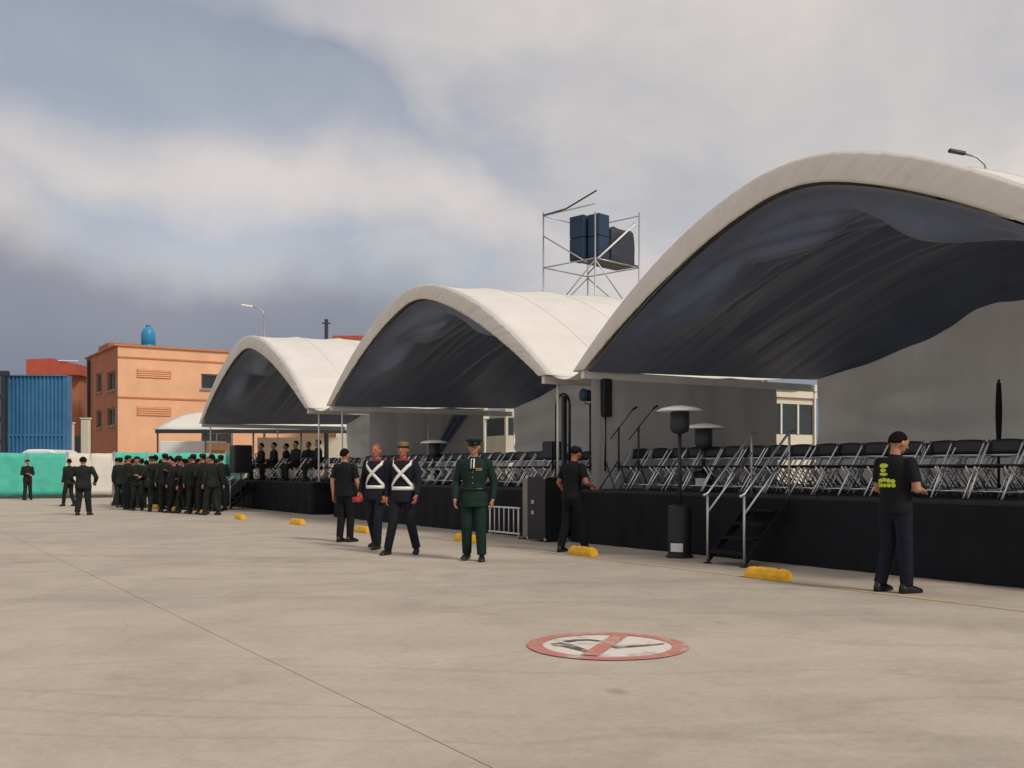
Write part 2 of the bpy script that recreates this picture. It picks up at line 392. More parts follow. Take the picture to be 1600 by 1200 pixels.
stroke([(958, 1013), (980, 1011.5), (1005, 1010), (1038, 1007)], [.09, .08, .06, .03], .008).build('black_stroke', 'paint_black', t)
stroke([(921, 1026), (947, 1009), (971, 992.5)], .13, .012).build('red_slash', 'paint_red', t)
m = MB().grid(lambda a, b: W(-8+a*30, 9.40+b*.085+.01*nz(a*20, b), .004), 60, 1)
tag(m.build('yellow_line', 'paint_yellow'), 'worn yellow line painted along the row of wheel stops', 'ground marking')

# ------------------------------------------------------------------ tents
SZ = .99; D = 6.2; VT = 11.0; EAVE = 3.18
def prof(t, apex, p=1.5):                         # t in -1..1 across the arch
    return EAVE+(apex-EAVE)*(1-abs(t)**p if abs(t) > .12 else 1-.12**p-( .12**p*.75)*((abs(t)/.12)**2-1)*1.0)
def tent(uc, hw, apex_in, apex_out, label, walls, seed):
    T = thing('arched_tent', label, 'tent', W(uc, VT), TH, 'arched white tents along the stage row')
    ho = hw+.34
    zi = lambda t: prof(t, apex_in); zo = lambda t: prof(t, apex_out, 1.72)
    rise = .22
    def roof(a, b):
        tt = -1+2*a; x = -.01+b*(D+.12); s = math.sin(math.pi*b)
        hoop = abs(math.sin(math.pi*b*4))
        return (x, tt*ho, zo(tt)+rise*b-.05*hoop*(1-abs(tt)*.4)+.015*nz(a*9, b*6, seed))
    MB().grid(roof, 60, 24).build('roof', 'white_pvc', T, True, solid=.012)
    def fascia(a, b):
        tt = -1+2*a; y0, z0, y1, z1 = tt*hw, zi(tt), tt*ho, zo(tt)
        bul = math.sin(math.pi*b)*.05; gath = .055*abs(nz(a*64+b*2.2, 0, seed))+.030*abs(nz(a*118+b*2.6, 0, seed+4))-.035
        return (-.02-bul*.1+gath*math.sin(math.pi*min(1, .12+b*.85)), y0+(y1-y0)*b, z0+(z1-z0)*b)
    MB().grid(fascia, 360, 8).build('front_fascia', 'white_pvc', T, True, solid=.01)
    for b_ in (.01, .25, .5, .75, .995):           # welded seams of the roof sheet
        MB().tube([(lambda p: (p[0], p[1], p[2]+.008))(roof((t+16)/32, b_)) for t in range(-16, 17)], .011, 6).build('seam', 'white_pvc', T, True)
    def liner(a, b):
        tt = -1+2*a; x = .06+b*(D-.1)
        bay = abs(math.sin(math.pi*b*2.5)); k = 1-abs(tt)**3
        sag = (.17*bay**1.3+.05*math.exp(-b*9))*k
        fold = .055*abs(nz(x*2.0+tt*.9+seed, tt*.8, seed))+.075*abs(nz(x*.95-tt*1.6, tt*.7, seed+9))+.060*abs(nz(x*3.0+tt*2.2, tt*.8, seed+3))+.016*abs(nz(x*6.5+tt*4.0, tt*1.1, seed+7))
        # scalloped front edge: the cloth is tied up at points and hangs between them
        tie = abs(math.sin((tt+.12)*math.pi*2.05)); fr = math.exp(-(x/.55)**2)
        sag += .30*math.exp(-((x-.9)/.4)**2)*tie*k
        ny = -math.copysign(min(.7, abs(tt)**.6), tt) if tt else 0; nzz = -math.sqrt(max(.2, 1-ny*ny))
        fade = min(1, max(0, x-.10)/.75); fade = fade*fade*(3-2*fade)
        ff = min(1, max(0, x-.08)/.35)
        d = sag*fade+2.3*fold*(.25+.75*k)*ff*(.35+.65*fade)
        tail = max(0, (b-.90)/.10); x = min(x, D-.16)
        return (x, tt*(hw-.03)+ny*d, zi(tt)-.03+nzz*d*(.35+.65*k)+rise*b*.6-tail*(.75+.12*nz(tt*5, seed))*k)
    MB().grid(liner, 120, 200).build('dark_liner', 'liner', T, True)
    def gable(a, b):                               # the rear end wall
        tt = -1+2*a; top = zi(tt)+.12; z = .03+(top-.03)*b
        wav = .09*nz(a*7+b*1.2, b*1.5, seed+1)+.11*abs(nz(a*6-b*6, b*2.5+a*2, seed+2))+.05*abs(nz(a*26+b*2, b*.8, seed))-.08
        return (D-.05+wav, tt*(hw-.02), z)
    MB().grid(gable, 70, 40).build('rear_wall', 'gable_cloth', T, True)
    for sgn in (-1, 1):
        y = sgn*(hw+.09)
        MB().box((D/2+.04, y, EAVE-.075), (D+.06, .10, .15)).build('eave_beam', 'white_steel', T, bevel=.01)
        for x in (.07, D*.5, D-.05):
            if x < 1: x, zb_ = .36, SZ+.002
            else: zb_ = .002
            if x > 1 and x < D-.2 and sgn > 0: zb_ = SZ+.002
            lg = MB().tube([(x, y, zb_), (x, y, EAVE-.151)], .026, 10).build('leg', 'white_steel', T, True)
            MB().box((x, y, zb_+.008), (.14, .14, .012)).build('foot_plate', 'galvanised', lg)
    for x in (.16, D*.5, D-.12):                   # aluminium hoops between roof and liner
        MB().tube([(x, t*(hw+.08), prof(t, (apex_in+apex_out)/2)-.01+rise*x/D*.8) for t in [-1+i/16 for i in range(33)]], .03, 8).build('arch_hoop', 'galvanised', T, True)
    for x0, x1, z0 in walls:                       # cloth wall under the far eave
        def sw(a, b):
            x = x0+(x1-x0)*a; z = z0+(EAVE-.15-z0)*b
            return (x, hw+.02+.07*nz(x*2.4, z*.4, seed)+.07*abs(nz(x*1.6+z*.7, z*.6, seed+6))+.03*abs(nz(x*6, z*.4, seed)), z)
        MB().grid(sw, 50, 18).build('side_wall', 'gable_cloth', T, True)
    return T
tent(10.1, 5.0, 5.36, 5.72, 'largest and nearest arched white tent with dark lining, at right', [(.15, 4.95, SZ+.02)], 1.3)
t2 = tent(21.9, 5.32, 5.42, 5.74, 'middle arched white tent with dark lining, between the two others', [(1.2, 5.0, SZ+.02)], 5.7)
tent(34.9, 5.7, 5.56, 5.98, 'smallest looking arched white tent with dark lining, farthest along the row', [], 8.9)
# dark tied drape hanging from the middle tent's far eave
def drape(a, b):
    z = EAVE-.17-a*1.6; wd = .55-.35*a; x = 4.1-a*1.15+(b-.5)*wd
    return (x, 5.2-.12*math.sin(b*math.pi*5)*.4-.1*a, z)
MB().grid(drape, 16, 24).build('tied_drape', 'liner', t2, True)
for ua, ub, lab in ((15.40, 16.28, 'white rain gutter sheet slung between largest and middle tents'), (27.52, 28.90, 'white rain gutter sheet slung between middle and farthest tents')):
    m = MB().grid(lambda a, b: W(ua+(ub-ua)*a, VT+.1+b*(D-.1), EAVE-.01-.10*math.sin(math.pi*a)+.01*nz(b*8, a)), 8, 20)
    tag(m.build('rain_gutter', 'white_pvc', None, True, solid=.01), lab, 'gutter', 'rain gutters between tents')

# ------------------------------------------------------------------ stage platforms
VS = 11.25; SD = 4.3; SZ = .99
def stage(u0, u1, label, seed):
    S = thing('stage_platform', label, 'stage', W((u0+u1)/2, VS), TH, 'black skirted stages')
    L = u1-u0
    n = max(2, round(L/1.9)); w = L/n
    for i in range(n):
        for k in range(2):
            MB().box((.03+SD*(k+.5)/2, -L/2+w*(i+.5), SZ-.045), (SD/2-.012, w-.012, .09)).build('deck_panel', 'deck', S)
    def skirt(a, b):                               # front and both ends in one cloth
        tot = L+2*SD; d = a*tot
        if d < SD: x, y, nx, ny = SD-d, -L/2, 0, -1
        elif d < SD+L: x, y, nx, ny = 0, -L/2+(d-SD), -1, 0
        else: x, y, nx, ny = d-SD-L, L/2, 0, 1
        amp = (.010+.030*(1-b))*abs(math.sin(d*5.2+2.2*nz(d*.7, seed)))+.02*nz(d*1.3, b*.6, seed)*(1-b)
        return (x+nx*(.012+amp), y+ny*(.012+amp), .012+(SZ-.06)*b)
    MB().grid(skirt, int((L+2*SD)*14), 4).build('skirt', 'black_cloth', S, True)
    for i in range(n+1):
        for x in (.15, SD/2, SD-.15):
            y = -L/2+.06+(L-.12)*i/n
            MB().tube([(x, y, 0), (x, y, SZ-.1)], .024, 8).build('support_leg', 'galvanised', S, True)
    return S
stage(4.0, 15.9, 'long black skirted stage under the largest tent', 1)
stage(17.0, 27.6, 'black skirted stage under the middle tent', 2)
stage(29.3, 40.2, 'black skirted stage under the farthest tent', 3)

# ------------------------------------------------------------------ stage stairs with handrails
def stairs(u, label):
    S = thing('stage_stairs', label, 'stairs', W(u, VS-.90), TH, 'stairs up to the stages')
    w = .74; n = 4
    for i in range(n):
        x = .10+.20*i
        MB().box((x, 0, SZ*(i+1)/(n+1)-.02), (.24, w-.10, .04), bevel=.006).build('tread', 'black_cloth', S)
    for y in (-w/2, w/2):
        MB().add([(.0, y-.012, .12), (.0, y+.012, .12), (.86, y+.012, SZ-.04), (.86, y-.012, SZ-.04), (.0, y-.012, .02), (.0, y+.012, .02), (.86, y+.012, SZ-.26), (.86, y-.012, SZ-.26)],
                 [(0, 1, 2, 3), (7, 6, 5, 4), (0, 4, 5, 1), (1, 5, 6, 2), (2, 6, 7, 3), (3, 7, 4, 0)]).build('stringer', 'black_cloth', S)
        h = MB(); yy = y
        h.tube([(-.02, yy, 0), (-.02, yy, 1.0)], .019, 10)
        h.build('rail_post', 'galvanised', S, True)
        MB().tube([(.87, yy, SZ+.002), (.87, yy, SZ+.90)], .019, 10).build('rail_post', 'galvanised', S, True)
        MB().tube([(-.10, yy, .99), (-.02, yy, 1.02), (.87, yy, SZ+.92), (.97, yy, SZ+.94)], .019, 10).build('handrail', 'chrome', S, True)
        MB().tube([(-.02, yy, .74), (.87, yy, SZ+.64)], .016, 10).build('middle_rail', 'chrome', S, True)
        MB().box((-.02, yy, .012), (.09, .09, .016)).build('post_foot', 'rubber', S)
stairs(10.78, 'black stage stairs with two shiny handrails at the largest tent')
stairs(35.0, 'black stage stairs with thin handrails at the farthest tent')

# ------------------------------------------------------------------ folding chairs
def make_chair():
    C = thing('folding_chair', 'x', 'chair')
    # local: sitter faces -x, width along y; feet at z = 0
    w = .215
    def curved(z0, z1, x0, x1, bow, hh):
        def fn(a, b):
            y = -w+.02+(2*w-.04)*a; return (x0+(x1-x0)*b+bow*(1-(2*a-1)**2), y, z0+(z1-z0)*b+.012*(1-(2*a-1)**2)*b)
        return MB().grid(fn, 8, 3)
    curved(.575, .755, .235, .275, .02, .1).build('backrest', 'black_plastic', C, True, solid=.018)
    MB().grid(lambda a, b: (-.20+.40*b, -w+.03+(2*w-.06)*a, .435-.02*math.sin(math.pi*a)*math.sin(math.pi*b)-.012*b), 6, 5).build('seat', 'black_plastic', C, True, solid=.022)
    for s in (-1, 1):
        MB().tube([(-.27, s*w, .012), (.02, s*w, .42), (.235, s*w, .70), (.268, s*w, .755)], .0135, 8).build('front_leg', 'chrome', C, True)
        MB().tube([(.24, s*(w-.03), .012), (-.16, s*(w-.03), .425)], .0115, 8).build('rear_leg', 'chrome', C, True)
    MB().tube([(-.20, -w, .11), (-.20, w, .11)], .009, 8).build('stretcher', 'chrome', C, True)
    MB().tube([(.18, -w+.03, .09), (.18, w-.03, .09)], .009, 8).build('stretcher', 'chrome', C, True)
    MB().tube([(.13, -w, .565), (.13, w, .565)], .008, 8).build('crossbar', 'chrome', C, True)
    return C
chair0 = make_chair(); ctree = tree_of(chair0); first = True
rowname = ['front', 'second', 'third', 'rear']
ORD = 'first second third fourth fifth sixth seventh eighth ninth tenth eleventh twelfth thirteenth fourteenth fifteenth sixteenth seventeenth eighteenth nineteenth twentieth twenty-first twenty-second twenty-third'.split()
SEATED = {}
for u0, u1, where, rows in ((5.0, 15.4, 'the largest tent', 4), (17.3, 27.3, 'the middle tent', 4), (30.2, 39.4, 'the farthest tent', 3)):
    step = .475 if rows == 4 else .62; n = int((u1-u0)/step)
    for r in range(rows):
        for i in range(n):
            lab = 'black and chrome folding chair, %s from left in the %s row under %s' % (ORD[n-1-i], rowname[r], where)
            loc = W(u0+step*(i+.5)+random.uniform(-.05, .05)+.1*(r % 2), VS+.55+r*.88+random.uniform(-.05, .05), SZ+.001); rz = TH+random.uniform(-.12, .12)
            grp = 'folding chairs, %s row under %s' % (rowname[r], where)
            if first:
                chair0.location = loc; chair0.rotation_euler.z = rz; tag(chair0, lab, 'chair', grp); first = False
            else: dup(chair0, loc, rz, lab, grp, ctree)

# ------------------------------------------------------------------ wheel stops
def make_stop():
    C = thing('wheel_stop', 'x', 'wheel stop'); L = .66
    pr = [(-.085, .004), (-.085, .06), (-.06, .125), (-.035, .145), (.035, .145), (.06, .125), (.085, .06), (.085, .004)]
    st = [(-L/2, .80), (-L/2+.05, .94), (-L/2+.11, 1), (L/2-.11, 1), (L/2-.05, .94), (L/2, .80)]
    vs = [(x*k, y, max(.004, z*k)) for y, k in st for x, z in pr]; n = len(pr)
    fs = [(i*n+j, i*n+(j+1) % n, (i+1)*n+(j+1) % n, (i+1)*n+j) for i in range(len(st)-1) for j in range(n)]+[tuple(range(n-1, -1, -1)), tuple(range((len(st)-1)*n, len(st)*n))]
    MB().add(vs, fs).build('stop_body', 'yellow_paint', C, bevel=.004)
    for y in (-.17, .17): MB().lathe([(.022, .1445), (.022, .150), (.012, .152)], (0, y, 0), 10).build('bolt', 'dark_steel', C)
    return C
stop0 = make_stop(); stree = tree_of(stop0)
STOPS = [(1200, 905, 'largest yellow wheel stop beside the stair handrails'), (911, 868, 'yellow wheel stop at the feet of the dark dressed man by the stage'), (728, 846, 'yellow wheel stop behind the officer in green'),
         (567, 832, 'yellow wheel stop behind the two guards with white crossbelts'), (465, 819.5, 'yellow wheel stop between the guards and the farthest tent'), (375, 811.5, 'yellow wheel stop in front of the farthest stage'),
         (313, 803.5, 'yellow wheel stop at the right end of the dark crowd'), (275, 799, 'yellow wheel stop before the middle of the dark crowd'), (242, 794.5, 'yellow wheel stop before the left part of the dark crowd'), (178, 788, 'farthest yellow wheel stop left of the dark crowd')]
for i, (a, b, lab) in enumerate(STOPS):
    loc = G(a, b); rz = TH+(.05, -.04, .03, 0, .06, -.03, .02, 0, 0, 0)[i]
    if i == 0: stop0.location = loc; stop0.rotation_euler.z = rz; tag(stop0, lab, 'wheel stop', 'yellow wheel stops')
    else: dup(stop0, loc, rz, lab, 'yellow wheel stops', stree)

# ------------------------------------------------------------------ patio heaters, stands and small stage gear
def heater(loc, label, H=2.36):
    C = thing('patio_heater', label, 'patio heater', loc, TH, 'gas patio heaters')
    hz_ = .83 if H > 2 else .36
    MB().lathe([(.21, 0), (.21, .03), (.18, .05), (.18, hz_-.05), (.165, hz_-.02), (.05, hz_)], n=24).build('tank_housing', 'black_plastic', C, True, bevel=.006)
    MB().tube([(0, 0, hz_), (0, 0, H-.42)], .03, 12).build('pole', 'dark_steel', C, True)
    MB().lathe([(.05, H-.44), (.13, H-.40), (.15, H-.34), (.15, H-.10), (.09, H-.07)], n=20).build('burner', 'dark_steel', C, True)
    MB().lathe([(.36, H-.085), (.36, H-.075), (.28, H-.035), (.10, H), (.02, H)], n=28).build('reflector', 'white_steel', C, True)
    def lab(a, b):
        th = math.pi*1.18+(a-.5)*1.1; return (.184*math.cos(th), .184*math.sin(th), .10+b*.13)
    MB().grid(lab, 8, 1).build('white_sticker', 'shirt_white', C, solid=.003)
heater(G(1062, 871), 'black patio heater with white disc top and sticker, standing before the stage')
heater(W(13.05, 12.0, SZ+.001), 'short patio heater with white disc top on the stage of the largest tent', 1.16)
heater(W(22.9, 12.0, SZ+.001), 'short patio heater with white disc top on the stage of the middle tent', 1.12)

def tripod(P, h, z0=0.0):
    for k in range(3):
        a = k*2*math.pi/3+.4
        MB().tube([(0, 0, z0+.55), (.35*math.cos(a), .35*math.sin(a), z0+.015)], .012, 8).build('tripod_leg', 'dark_steel', P, True)
    MB().tube([(0, 0, z0+.35), (0, 0, z0+h)], .02, 10).build('pole', 'dark_steel', P, True)
# column loudspeaker at the near tent's far corner
u_, v_ = 15.15, 11.5
C = thing('column_loudspeaker', 'tall slim black loudspeaker on a pole at left corner of largest tent', 'loudspeaker', W(u_, v_, SZ+.001), TH)
tripod(C, 1.36)
MB().box((0, 0, 1.70), (.2, .19, .70), bevel=.015).build('cabinet', 'black_plastic', C)
MB().box((-.105, 0, 1.70), (.012, .16, .64)).build('grille', 'dark_steel', C)
C = thing('stage_spotlight', 'round black spotlight on a stand beside the slim loudspeaker', 'spotlight', W(15.62, 11.5, SZ+.001), TH)
tripod(C, 1.62)
m = MB(); 
m.tube([(-.17, .0, 1.78), (-.13, 0, 1.78), (.12, 0, 1.76), (.17, 0, 1.76)], .125, 16, .09); m.build('lamp_housing', 'speaker_blue', C, True)
MB().tube([(0, -.16, 1.78), (0, -.16, 1.62), (0, .16, 1.62), (0, .16, 1.78)], .012, 8).build('yoke', 'dark_steel', C, True)
# black pole with furled banner near the right edge
C = thing('furled_banner_pole', 'dark pole with furled cloth rising above the chairs at far right', 'banner pole', W(8.69, 13.6, SZ+.001), TH)
MB().tube([(0, 0, 0.02), (0, 0, 1.66)], .018, 10).build('pole', 'dark_steel', C, True)
MB().grid(lambda a, b: ((.024+.014*math.sin(a*3.1))*(1+.25*math.cos(b*math.pi*10))*math.cos(b*2*math.pi), (.024+.014*math.sin(a*3.1))*(1+.25*math.cos(b*math.pi*10))*math.sin(b*2*math.pi), .75+a*.86), 12, 40).build('furled_cloth', 'black_cloth', C, True)
MB().lathe([(.25, 0), (.25, .02), (.06, .05), (.03, .08)], n=20).build('base', 'dark_steel', C, True)
# boom microphone stands behind the near chairs
for u, v, lab in ((14.9, 11.62, 'thin black microphone stand with boom under the largest tent, left one'), (14.45, 11.72, 'thin black microphone stand with boom under the largest tent, right one')):
    C = thing('microphone_stand', lab, 'microphone stand', W(u, v, SZ+.001), TH, 'microphone stands')
    tripod(C, 1.15)
    MB().tube([(.0, .28, .92), (.0, -.42, 1.46)], .010, 8).build('boom_arm', 'dark_steel', C, True)
    MB().tube([(0, -.42, 1.46), (0, -.52, 1.50)], .022, 10).build('microphone', 'black_plastic', C, True)
# things in the gap between the two stages
C = thing('low_barrier', 'low white barred barrier on the ground beside the officer', 'barrier', W(17.72, 10.88), TH)
for y in (-.55, .55): MB().tube([(0, y, 0), (0, y, .60)], .018, 8).build('post', 'white_steel', C, True)
for z in (.09, .60): MB().tube([(0, -.60, z), (0, .60, z)], .018, 8).build('rail', 'white_steel', C, True)
for i in range(5): MB().tube([(0, -.37+.185*i, .10), (0, -.37+.185*i, .59)], .012, 8).build('bar', 'white_steel', C, True)
C = thing('grey_board', 'narrow upright grey board standing at the gap between stages', 'board', W(16.95, 10.95), TH)
MB().box((0, 0, .60), (.04, .30, 1.16), bevel=.006).build('panel', 'grey_board', C)
for y in (-.1, .1): MB().box((0, y, .012), (.3, .04, .022)).build('foot', 'dark_steel', C)
MB().lathe([(.035, 0), (.04, .02), (.03, .06), (.01, .07)], (0, .0, 1.182), 12).build('knob', 'white_steel', C, True)
C = thing('equipment_case', 'tall black equipment case with steel corners between the stages', 'equipment case', W(16.25, 10.95), TH)
MB().box((0, 0, .63), (.52, .62, 1.18), bevel=.012).build('case_body', 'black_plastic', C)
for z in (.05, 1.21):
    for x in (-.25, .25):
        for y in (-.30, .30): MB().box((x, y, z), (.05, .05, .05), bevel=.01).build('corner', 'galvanised', C)
for z in (.55, .75): MB().box((-.265, .1, z), (.02, .09, .07)).build('latch', 'galvanised', C)
C = thing('monitor_speaker', 'boxy black loudspeaker on a tripod beside the middle tent leg', 'loudspeaker', W(17.25, 11.75, SZ+.001), TH)
tripod(C, .62); MB().box((0, 0, .77), (.28, .30, .36), .3, bevel=.02).build('cabinet', 'black_plastic', C); MB().box((-.16, -.05, .77), (.012, .25, .31), .3).build('grille', 'dark_steel', C)
C = thing('dark_post', 'black upright post right of the middle tent corner', 'post', W(16.62, 11.6), TH)
MB().box((0, 0, 1.42), (.09, .09, 2.80), bevel=.01).build('shaft', 'dark_steel', C); MB().box((0, 0, .01), (.3, .3, .016)).build('base_plate', 'dark_steel', C)
C = thing('bent_pipe_frame', 'dark hoop shaped pipe frame near the right end of the middle tent', 'pipe frame', W(18.1, 12.6, SZ+.001), TH)
MB().tube([(0, -.25, 0)]+[(0, -.25*math.cos(a*math.pi/8), 1.75+.25*math.sin(a*math.pi/8)) for a in range(9)]+[(0, .25, 0)], .03, 8).build('hoop', 'dark_steel', C, True)
MB().tube([(0, -.25, .9), (0, .25, .9)], .015, 8).build('crossbar', 'dark_steel', C, True)
# glazed cream kiosks at the rear corners of the two near tents
def kiosk(u, v, label, h, zw0, zw1):
    C = thing('glazed_kiosk', label, 'kiosk', W(u, v), TH, 'cream kiosks behind the tents')
    w, d = 1.9, 1.5
    for x in (-w/2+.05, w/2-.05):
        for y in (-d/2+.05, d/2-.05): MB().box((x, y, h/2), (.10, .10, h-.02)).build('corner_post', 'cream', C)
    MB().box((0, 0, h-.09), (w+.08, d+.08, .20), bevel=.01).build('roof_band', 'cream', C)
    for z0, z1, nm in ((.02, zw0, 'lower_panel'), (zw1, h-.20, 'upper_panel')):
        MB().box((0, -d/2+.05, (z0+z1)/2), (w-.204, .03, z1-z0)).build(nm, 'cream', C)
        MB().box((-w/2+.05, 0, (z0+z1)/2), (.03, d-.204, z1-z0)).build(nm, 'cream', C)
    MB().box((0, -d/2+.05, (zw0+zw1)/2), (w-.204, .012, zw1-zw0-.01)).build('pane', 'glass_dark', C)
    MB().box((-w/2+.05, 0, (zw0+zw1)/2), (.012, d-.204, zw1-zw0-.01)).build('pane', 'glass_dark', C)
    for k in (-.3, .3): MB().box((k, -d/2+.03, (zw0+zw1)/2), (.05, .05, zw1-zw0-.02)).build('mullion', 'white_steel', C)
    MB().box((0, d/2-.05, h/2-.1), (w-.204, .03, h-.3)).build('back_panel', 'cream', C)
    MB().box((w/2-.05, 0, h/2-.1), (.03, d-.204, h-.3)).build('side_panel', 'cream', C)
kiosk(18.9, 19.6, 'cream kiosk with dark glazing seen past the rear corner of the largest tent', 3.36, 2.25, 3.02)
kiosk(32.3, 20.4, 'cream kiosk with dark glazing seen past the rear corner of the middle tent', 3.55, 2.6, 3.25)

# ------------------------------------------------------------------ scaffold tower with loudspeakers
YT = 34.0; tx = at(930, YT)
a = 2.36; ZT = zat(312, YT)
T = thing('scaffold_tower', 'tall tubular scaffold tower carrying loudspeakers behind the tents', 'scaffold tower', (tx.x, YT, 0), R(45))
# local corner (0,0) is the near post; x runs to the right post, y to the left post
P4 = [(0, 0), (a, 0), (a, a), (0, a)]
for i, (x, y) in enumerate(P4):
    MB().tube([(x, y, 0), (x, y, ZT-(.4 if i == 0 else 0))], .027, 8).build('standard_post', 'galvanised', T, True)
zs = [0.6, 2.5, 4.4, 6.4, zat(403, YT), zat(318, YT)]
for k, z in enumerate(zs):
    for i in range(4):
        p, q = P4[i], P4[(i+1) % 4]
        if k == 5 and i in (0,): continue
        MB().tube([(p[0], p[1], z), (q[0], q[1], z)], .022, 8).build('ledger', 'galvanised', T, True)
for k in range(4):
    z0, z1 = zs[k], zs[k+1]
    for i in range(4):
        p, q = P4[i], P4[(i+1) % 4]
        if (i+k) % 2: p, q = q, p
        MB().tube([(p[0], p[1], z0+.05), (q[0], q[1], z1-.05)], .02, 8).build('diagonal_brace', 'galvanised', T, True)
z5, z6 = zs[4], zs[5]
MB().tube([(0, a, z6-.7), (0, .35, z5-.1)], .024, 8).build('diagonal_brace', 'galvanised', T, True)
MB().tube([(0.1, -.04, z5), (a-.3, -.04, z6-.35)], .034, 8).build('diagonal_brace', 'white_steel', T, True)
MB().tube([(a, a, z5+.1), (a, .2, z6-.2)], .026, 8).build('diagonal_brace', 'galvanised', T, True)
MB().tube([(0, a+.02, z6+.02), (0, a*.55, z6+.06), (0, -.05, z6+.42)], .028, 8).build('top_pipe', 'dark_steel', T, True)
for i in range(3):
    MB().box((a/2, .17+i*.335, z5+.05), (a-.1, .32, .045)).build('deck_plank', 'dark_steel', T)
def cab(x, y, z, w, d, h, rz, lab, mt='speaker_blue'):
    loc = T.matrix_basis @ Vector((x, y, z))
    C = thing('loudspeaker_stack', lab, 'loudspeaker', loc, R(45)+rz, 'loudspeakers on the scaffold tower')
    n = 2
    for k in range(n): MB().box((0, 0, h*(k+.5)/n), (w, d, h/n-.015), bevel=.015).build('cabinet', mt, C)
    for k in range(n): MB().box((-w/2-.006, 0, h*(k+.5)/n), (.012, d-.06, h/n-.07)).build('grille', 'speaker_blue', C)
zz = z5+.075
cab(.40, .95, zz, .55, .62, 1.52, 0, 'left stack of dark blue loudspeakers up on the scaffold tower')
cab(.55, .32, zz, .55, .5, 1.50, 0, 'dark blue loudspeaker stack behind the near scaffold post')
loc = T.matrix_basis @ Vector((1.58, .50, zz))
def tarp(a_, b_):
    th = a_*2*math.pi; sq = 1/max(abs(math.cos(th)), abs(math.sin(th)))**.85; r = sq*(1-.12*b_**4)*(1+.05*nz(math.cos(th)*2, math.sin(th)*2, b_*3))
    k = min(1, (1-b_)/.08) if b_ > .92 else 1
    return (.66*r*math.cos(th)*k, .44*r*math.sin(th)*k, 1.22*min(1, b_/.92)+.12*math.cos(th)*b_-.12*math.cos(th+1)*b_)
o = MB().grid(tarp, 40, 14).build('covered_equipment', 'tarp', None, True, loc=loc, rz=R(45))
tag(o, 'grey tarpaulin covered equipment on the right half of the scaffold tower', 'tarpaulin')

# ------------------------------------------------------------------ street lamps and far poles
def street_lamp(px, Y, ztop, arm, label, headmat='dark_steel', hl=.75):
    C = thing('street_lamp', label, 'street lamp', at(px, Y), 0)
    MB().tube([(0, 0, 0), (0, 0, ztop-.7)], .09, 10, .05).build('pole', 'galvanised', C, True)
    MB().tube([(0, 0, ztop-.7), (arm*.12, 0, ztop-.32), (arm*.45, 0, ztop-.10), (arm, 0, ztop)], .035, 8).build('arm', 'galvanised', C, True)
    s = 1 if arm > 0 else -1
    vs = MB().add([(arm-.05*s, -.09, ztop-.05), (arm-.05*s, .09, ztop-.05), (arm-.05*s, .07, ztop+.06), (arm-.05*s, -.07, ztop+.06),
                   (arm+hl*s, -.13, ztop+.06), (arm+hl*s, .13, ztop+.06), (arm+hl*s, .08, ztop+.15), (arm+hl*s, -.08, ztop+.15)],
                  [(0, 1, 2, 3), (7, 6, 5, 4), (0, 4, 5, 1), (1, 5, 6, 2), (2, 6, 7, 3), (3, 7, 4, 0)])
    vs.build('lamp_head', headmat, C, bevel=.03)
street_lamp(1543, 31, zat(240, 31), -.72, 'street lamp with dark head showing above the largest tent', 'dark_steel', .45)
street_lamp(413, 62, zat(479, 62), -.75, 'street lamp with pale head above the farthest tent', 'white_steel', .62)
C = thing('utility_pole', 'short dark blue grey pole showing above the farthest tent roof', 'utility pole', at(510, 60))
MB().tube([(0, 0, 0), (0, 0, zat(499, 60))], .14, 10, .11).build('shaft', 'dark_steel', C, True); MB().tube([(-.25, 0, zat(505, 60)), (.25, 0, zat(505, 60))], .04, 8).build('crossarm', 'dark_steel', C, True)

# ------------------------------------------------------------------ buildings on the left
def hexa(m, pts, z0, z1):                          # prism over a plan polygon
    n = len(pts); vs = [(p[0], p[1], z0) for p in pts]+[(p[0], p[1], z1) for p in pts]
    m.add(vs, [tuple(range(n-1, -1, -1)), tuple(range(n, 2*n))]+[(i, (i+1) % n, n+(i+1) % n, n+i) for i in range(n)]); return m
YB = 64.0; cb = at(184, YB); ang = math.atan2(.55, .835)
B = thing('orange_building', 'three storey orange building with side wall coloured darker for its shade', 'building', cb, ang)
# local x along the sunlit front, local y along the shaded side; near corner at the origin
HB = zat(540, YB); LF, LS = 22.0, 9.6
def wallface(m, axis, length, holes, z0, z1):      # wall sheet with real window openings, reveals .25 m
    xs = sorted({0, length, *[h[0] for h in holes], *[h[1] for h in holes]}); zz_ = sorted({z0, z1, *[h[2] for h in holes], *[h[3] for h in holes]})
    P = (lambda s, d, z: (s, d, z)) if axis == 'x' else (lambda s, d, z: (d, s, z))
    for i in range(len(xs)-1):
        for j in range(len(zz_)-1):
            a0, a1, b0, b1 = xs[i], xs[i+1], zz_[j], zz_[j+1]
            if any(h[0] <= a0 and a1 <= h[1] and h[2] <= b0 and b1 <= h[3] for h in holes): continue
            m.add([P(a0, 0, b0), P(a1, 0, b0), P(a1, 0, b1), P(a0, 0, b1)], [(0, 1, 2, 3)])
    for a0, a1, b0, b1 in holes:
        q = [(a0, b0), (a1, b0), (a1, b1), (a0, b1)]
        for k in range(4):
            (s0, t0), (s1, t1) = q[k], q[(k+1) % 4]
            m.add([P(s0, 0, t0), P(s1, 0, t1), P(s1, .3, t1), P(s0, .3, t0)], [(0, 1, 2, 3)])
    return m
fh = [(5.2, 7.3, zat(607, 66.5), zat(583, 66.5)), (11, 13.1, zat(607, 68), zat(583, 68)), (5.2, 7.3, 2.6, 3.9)]
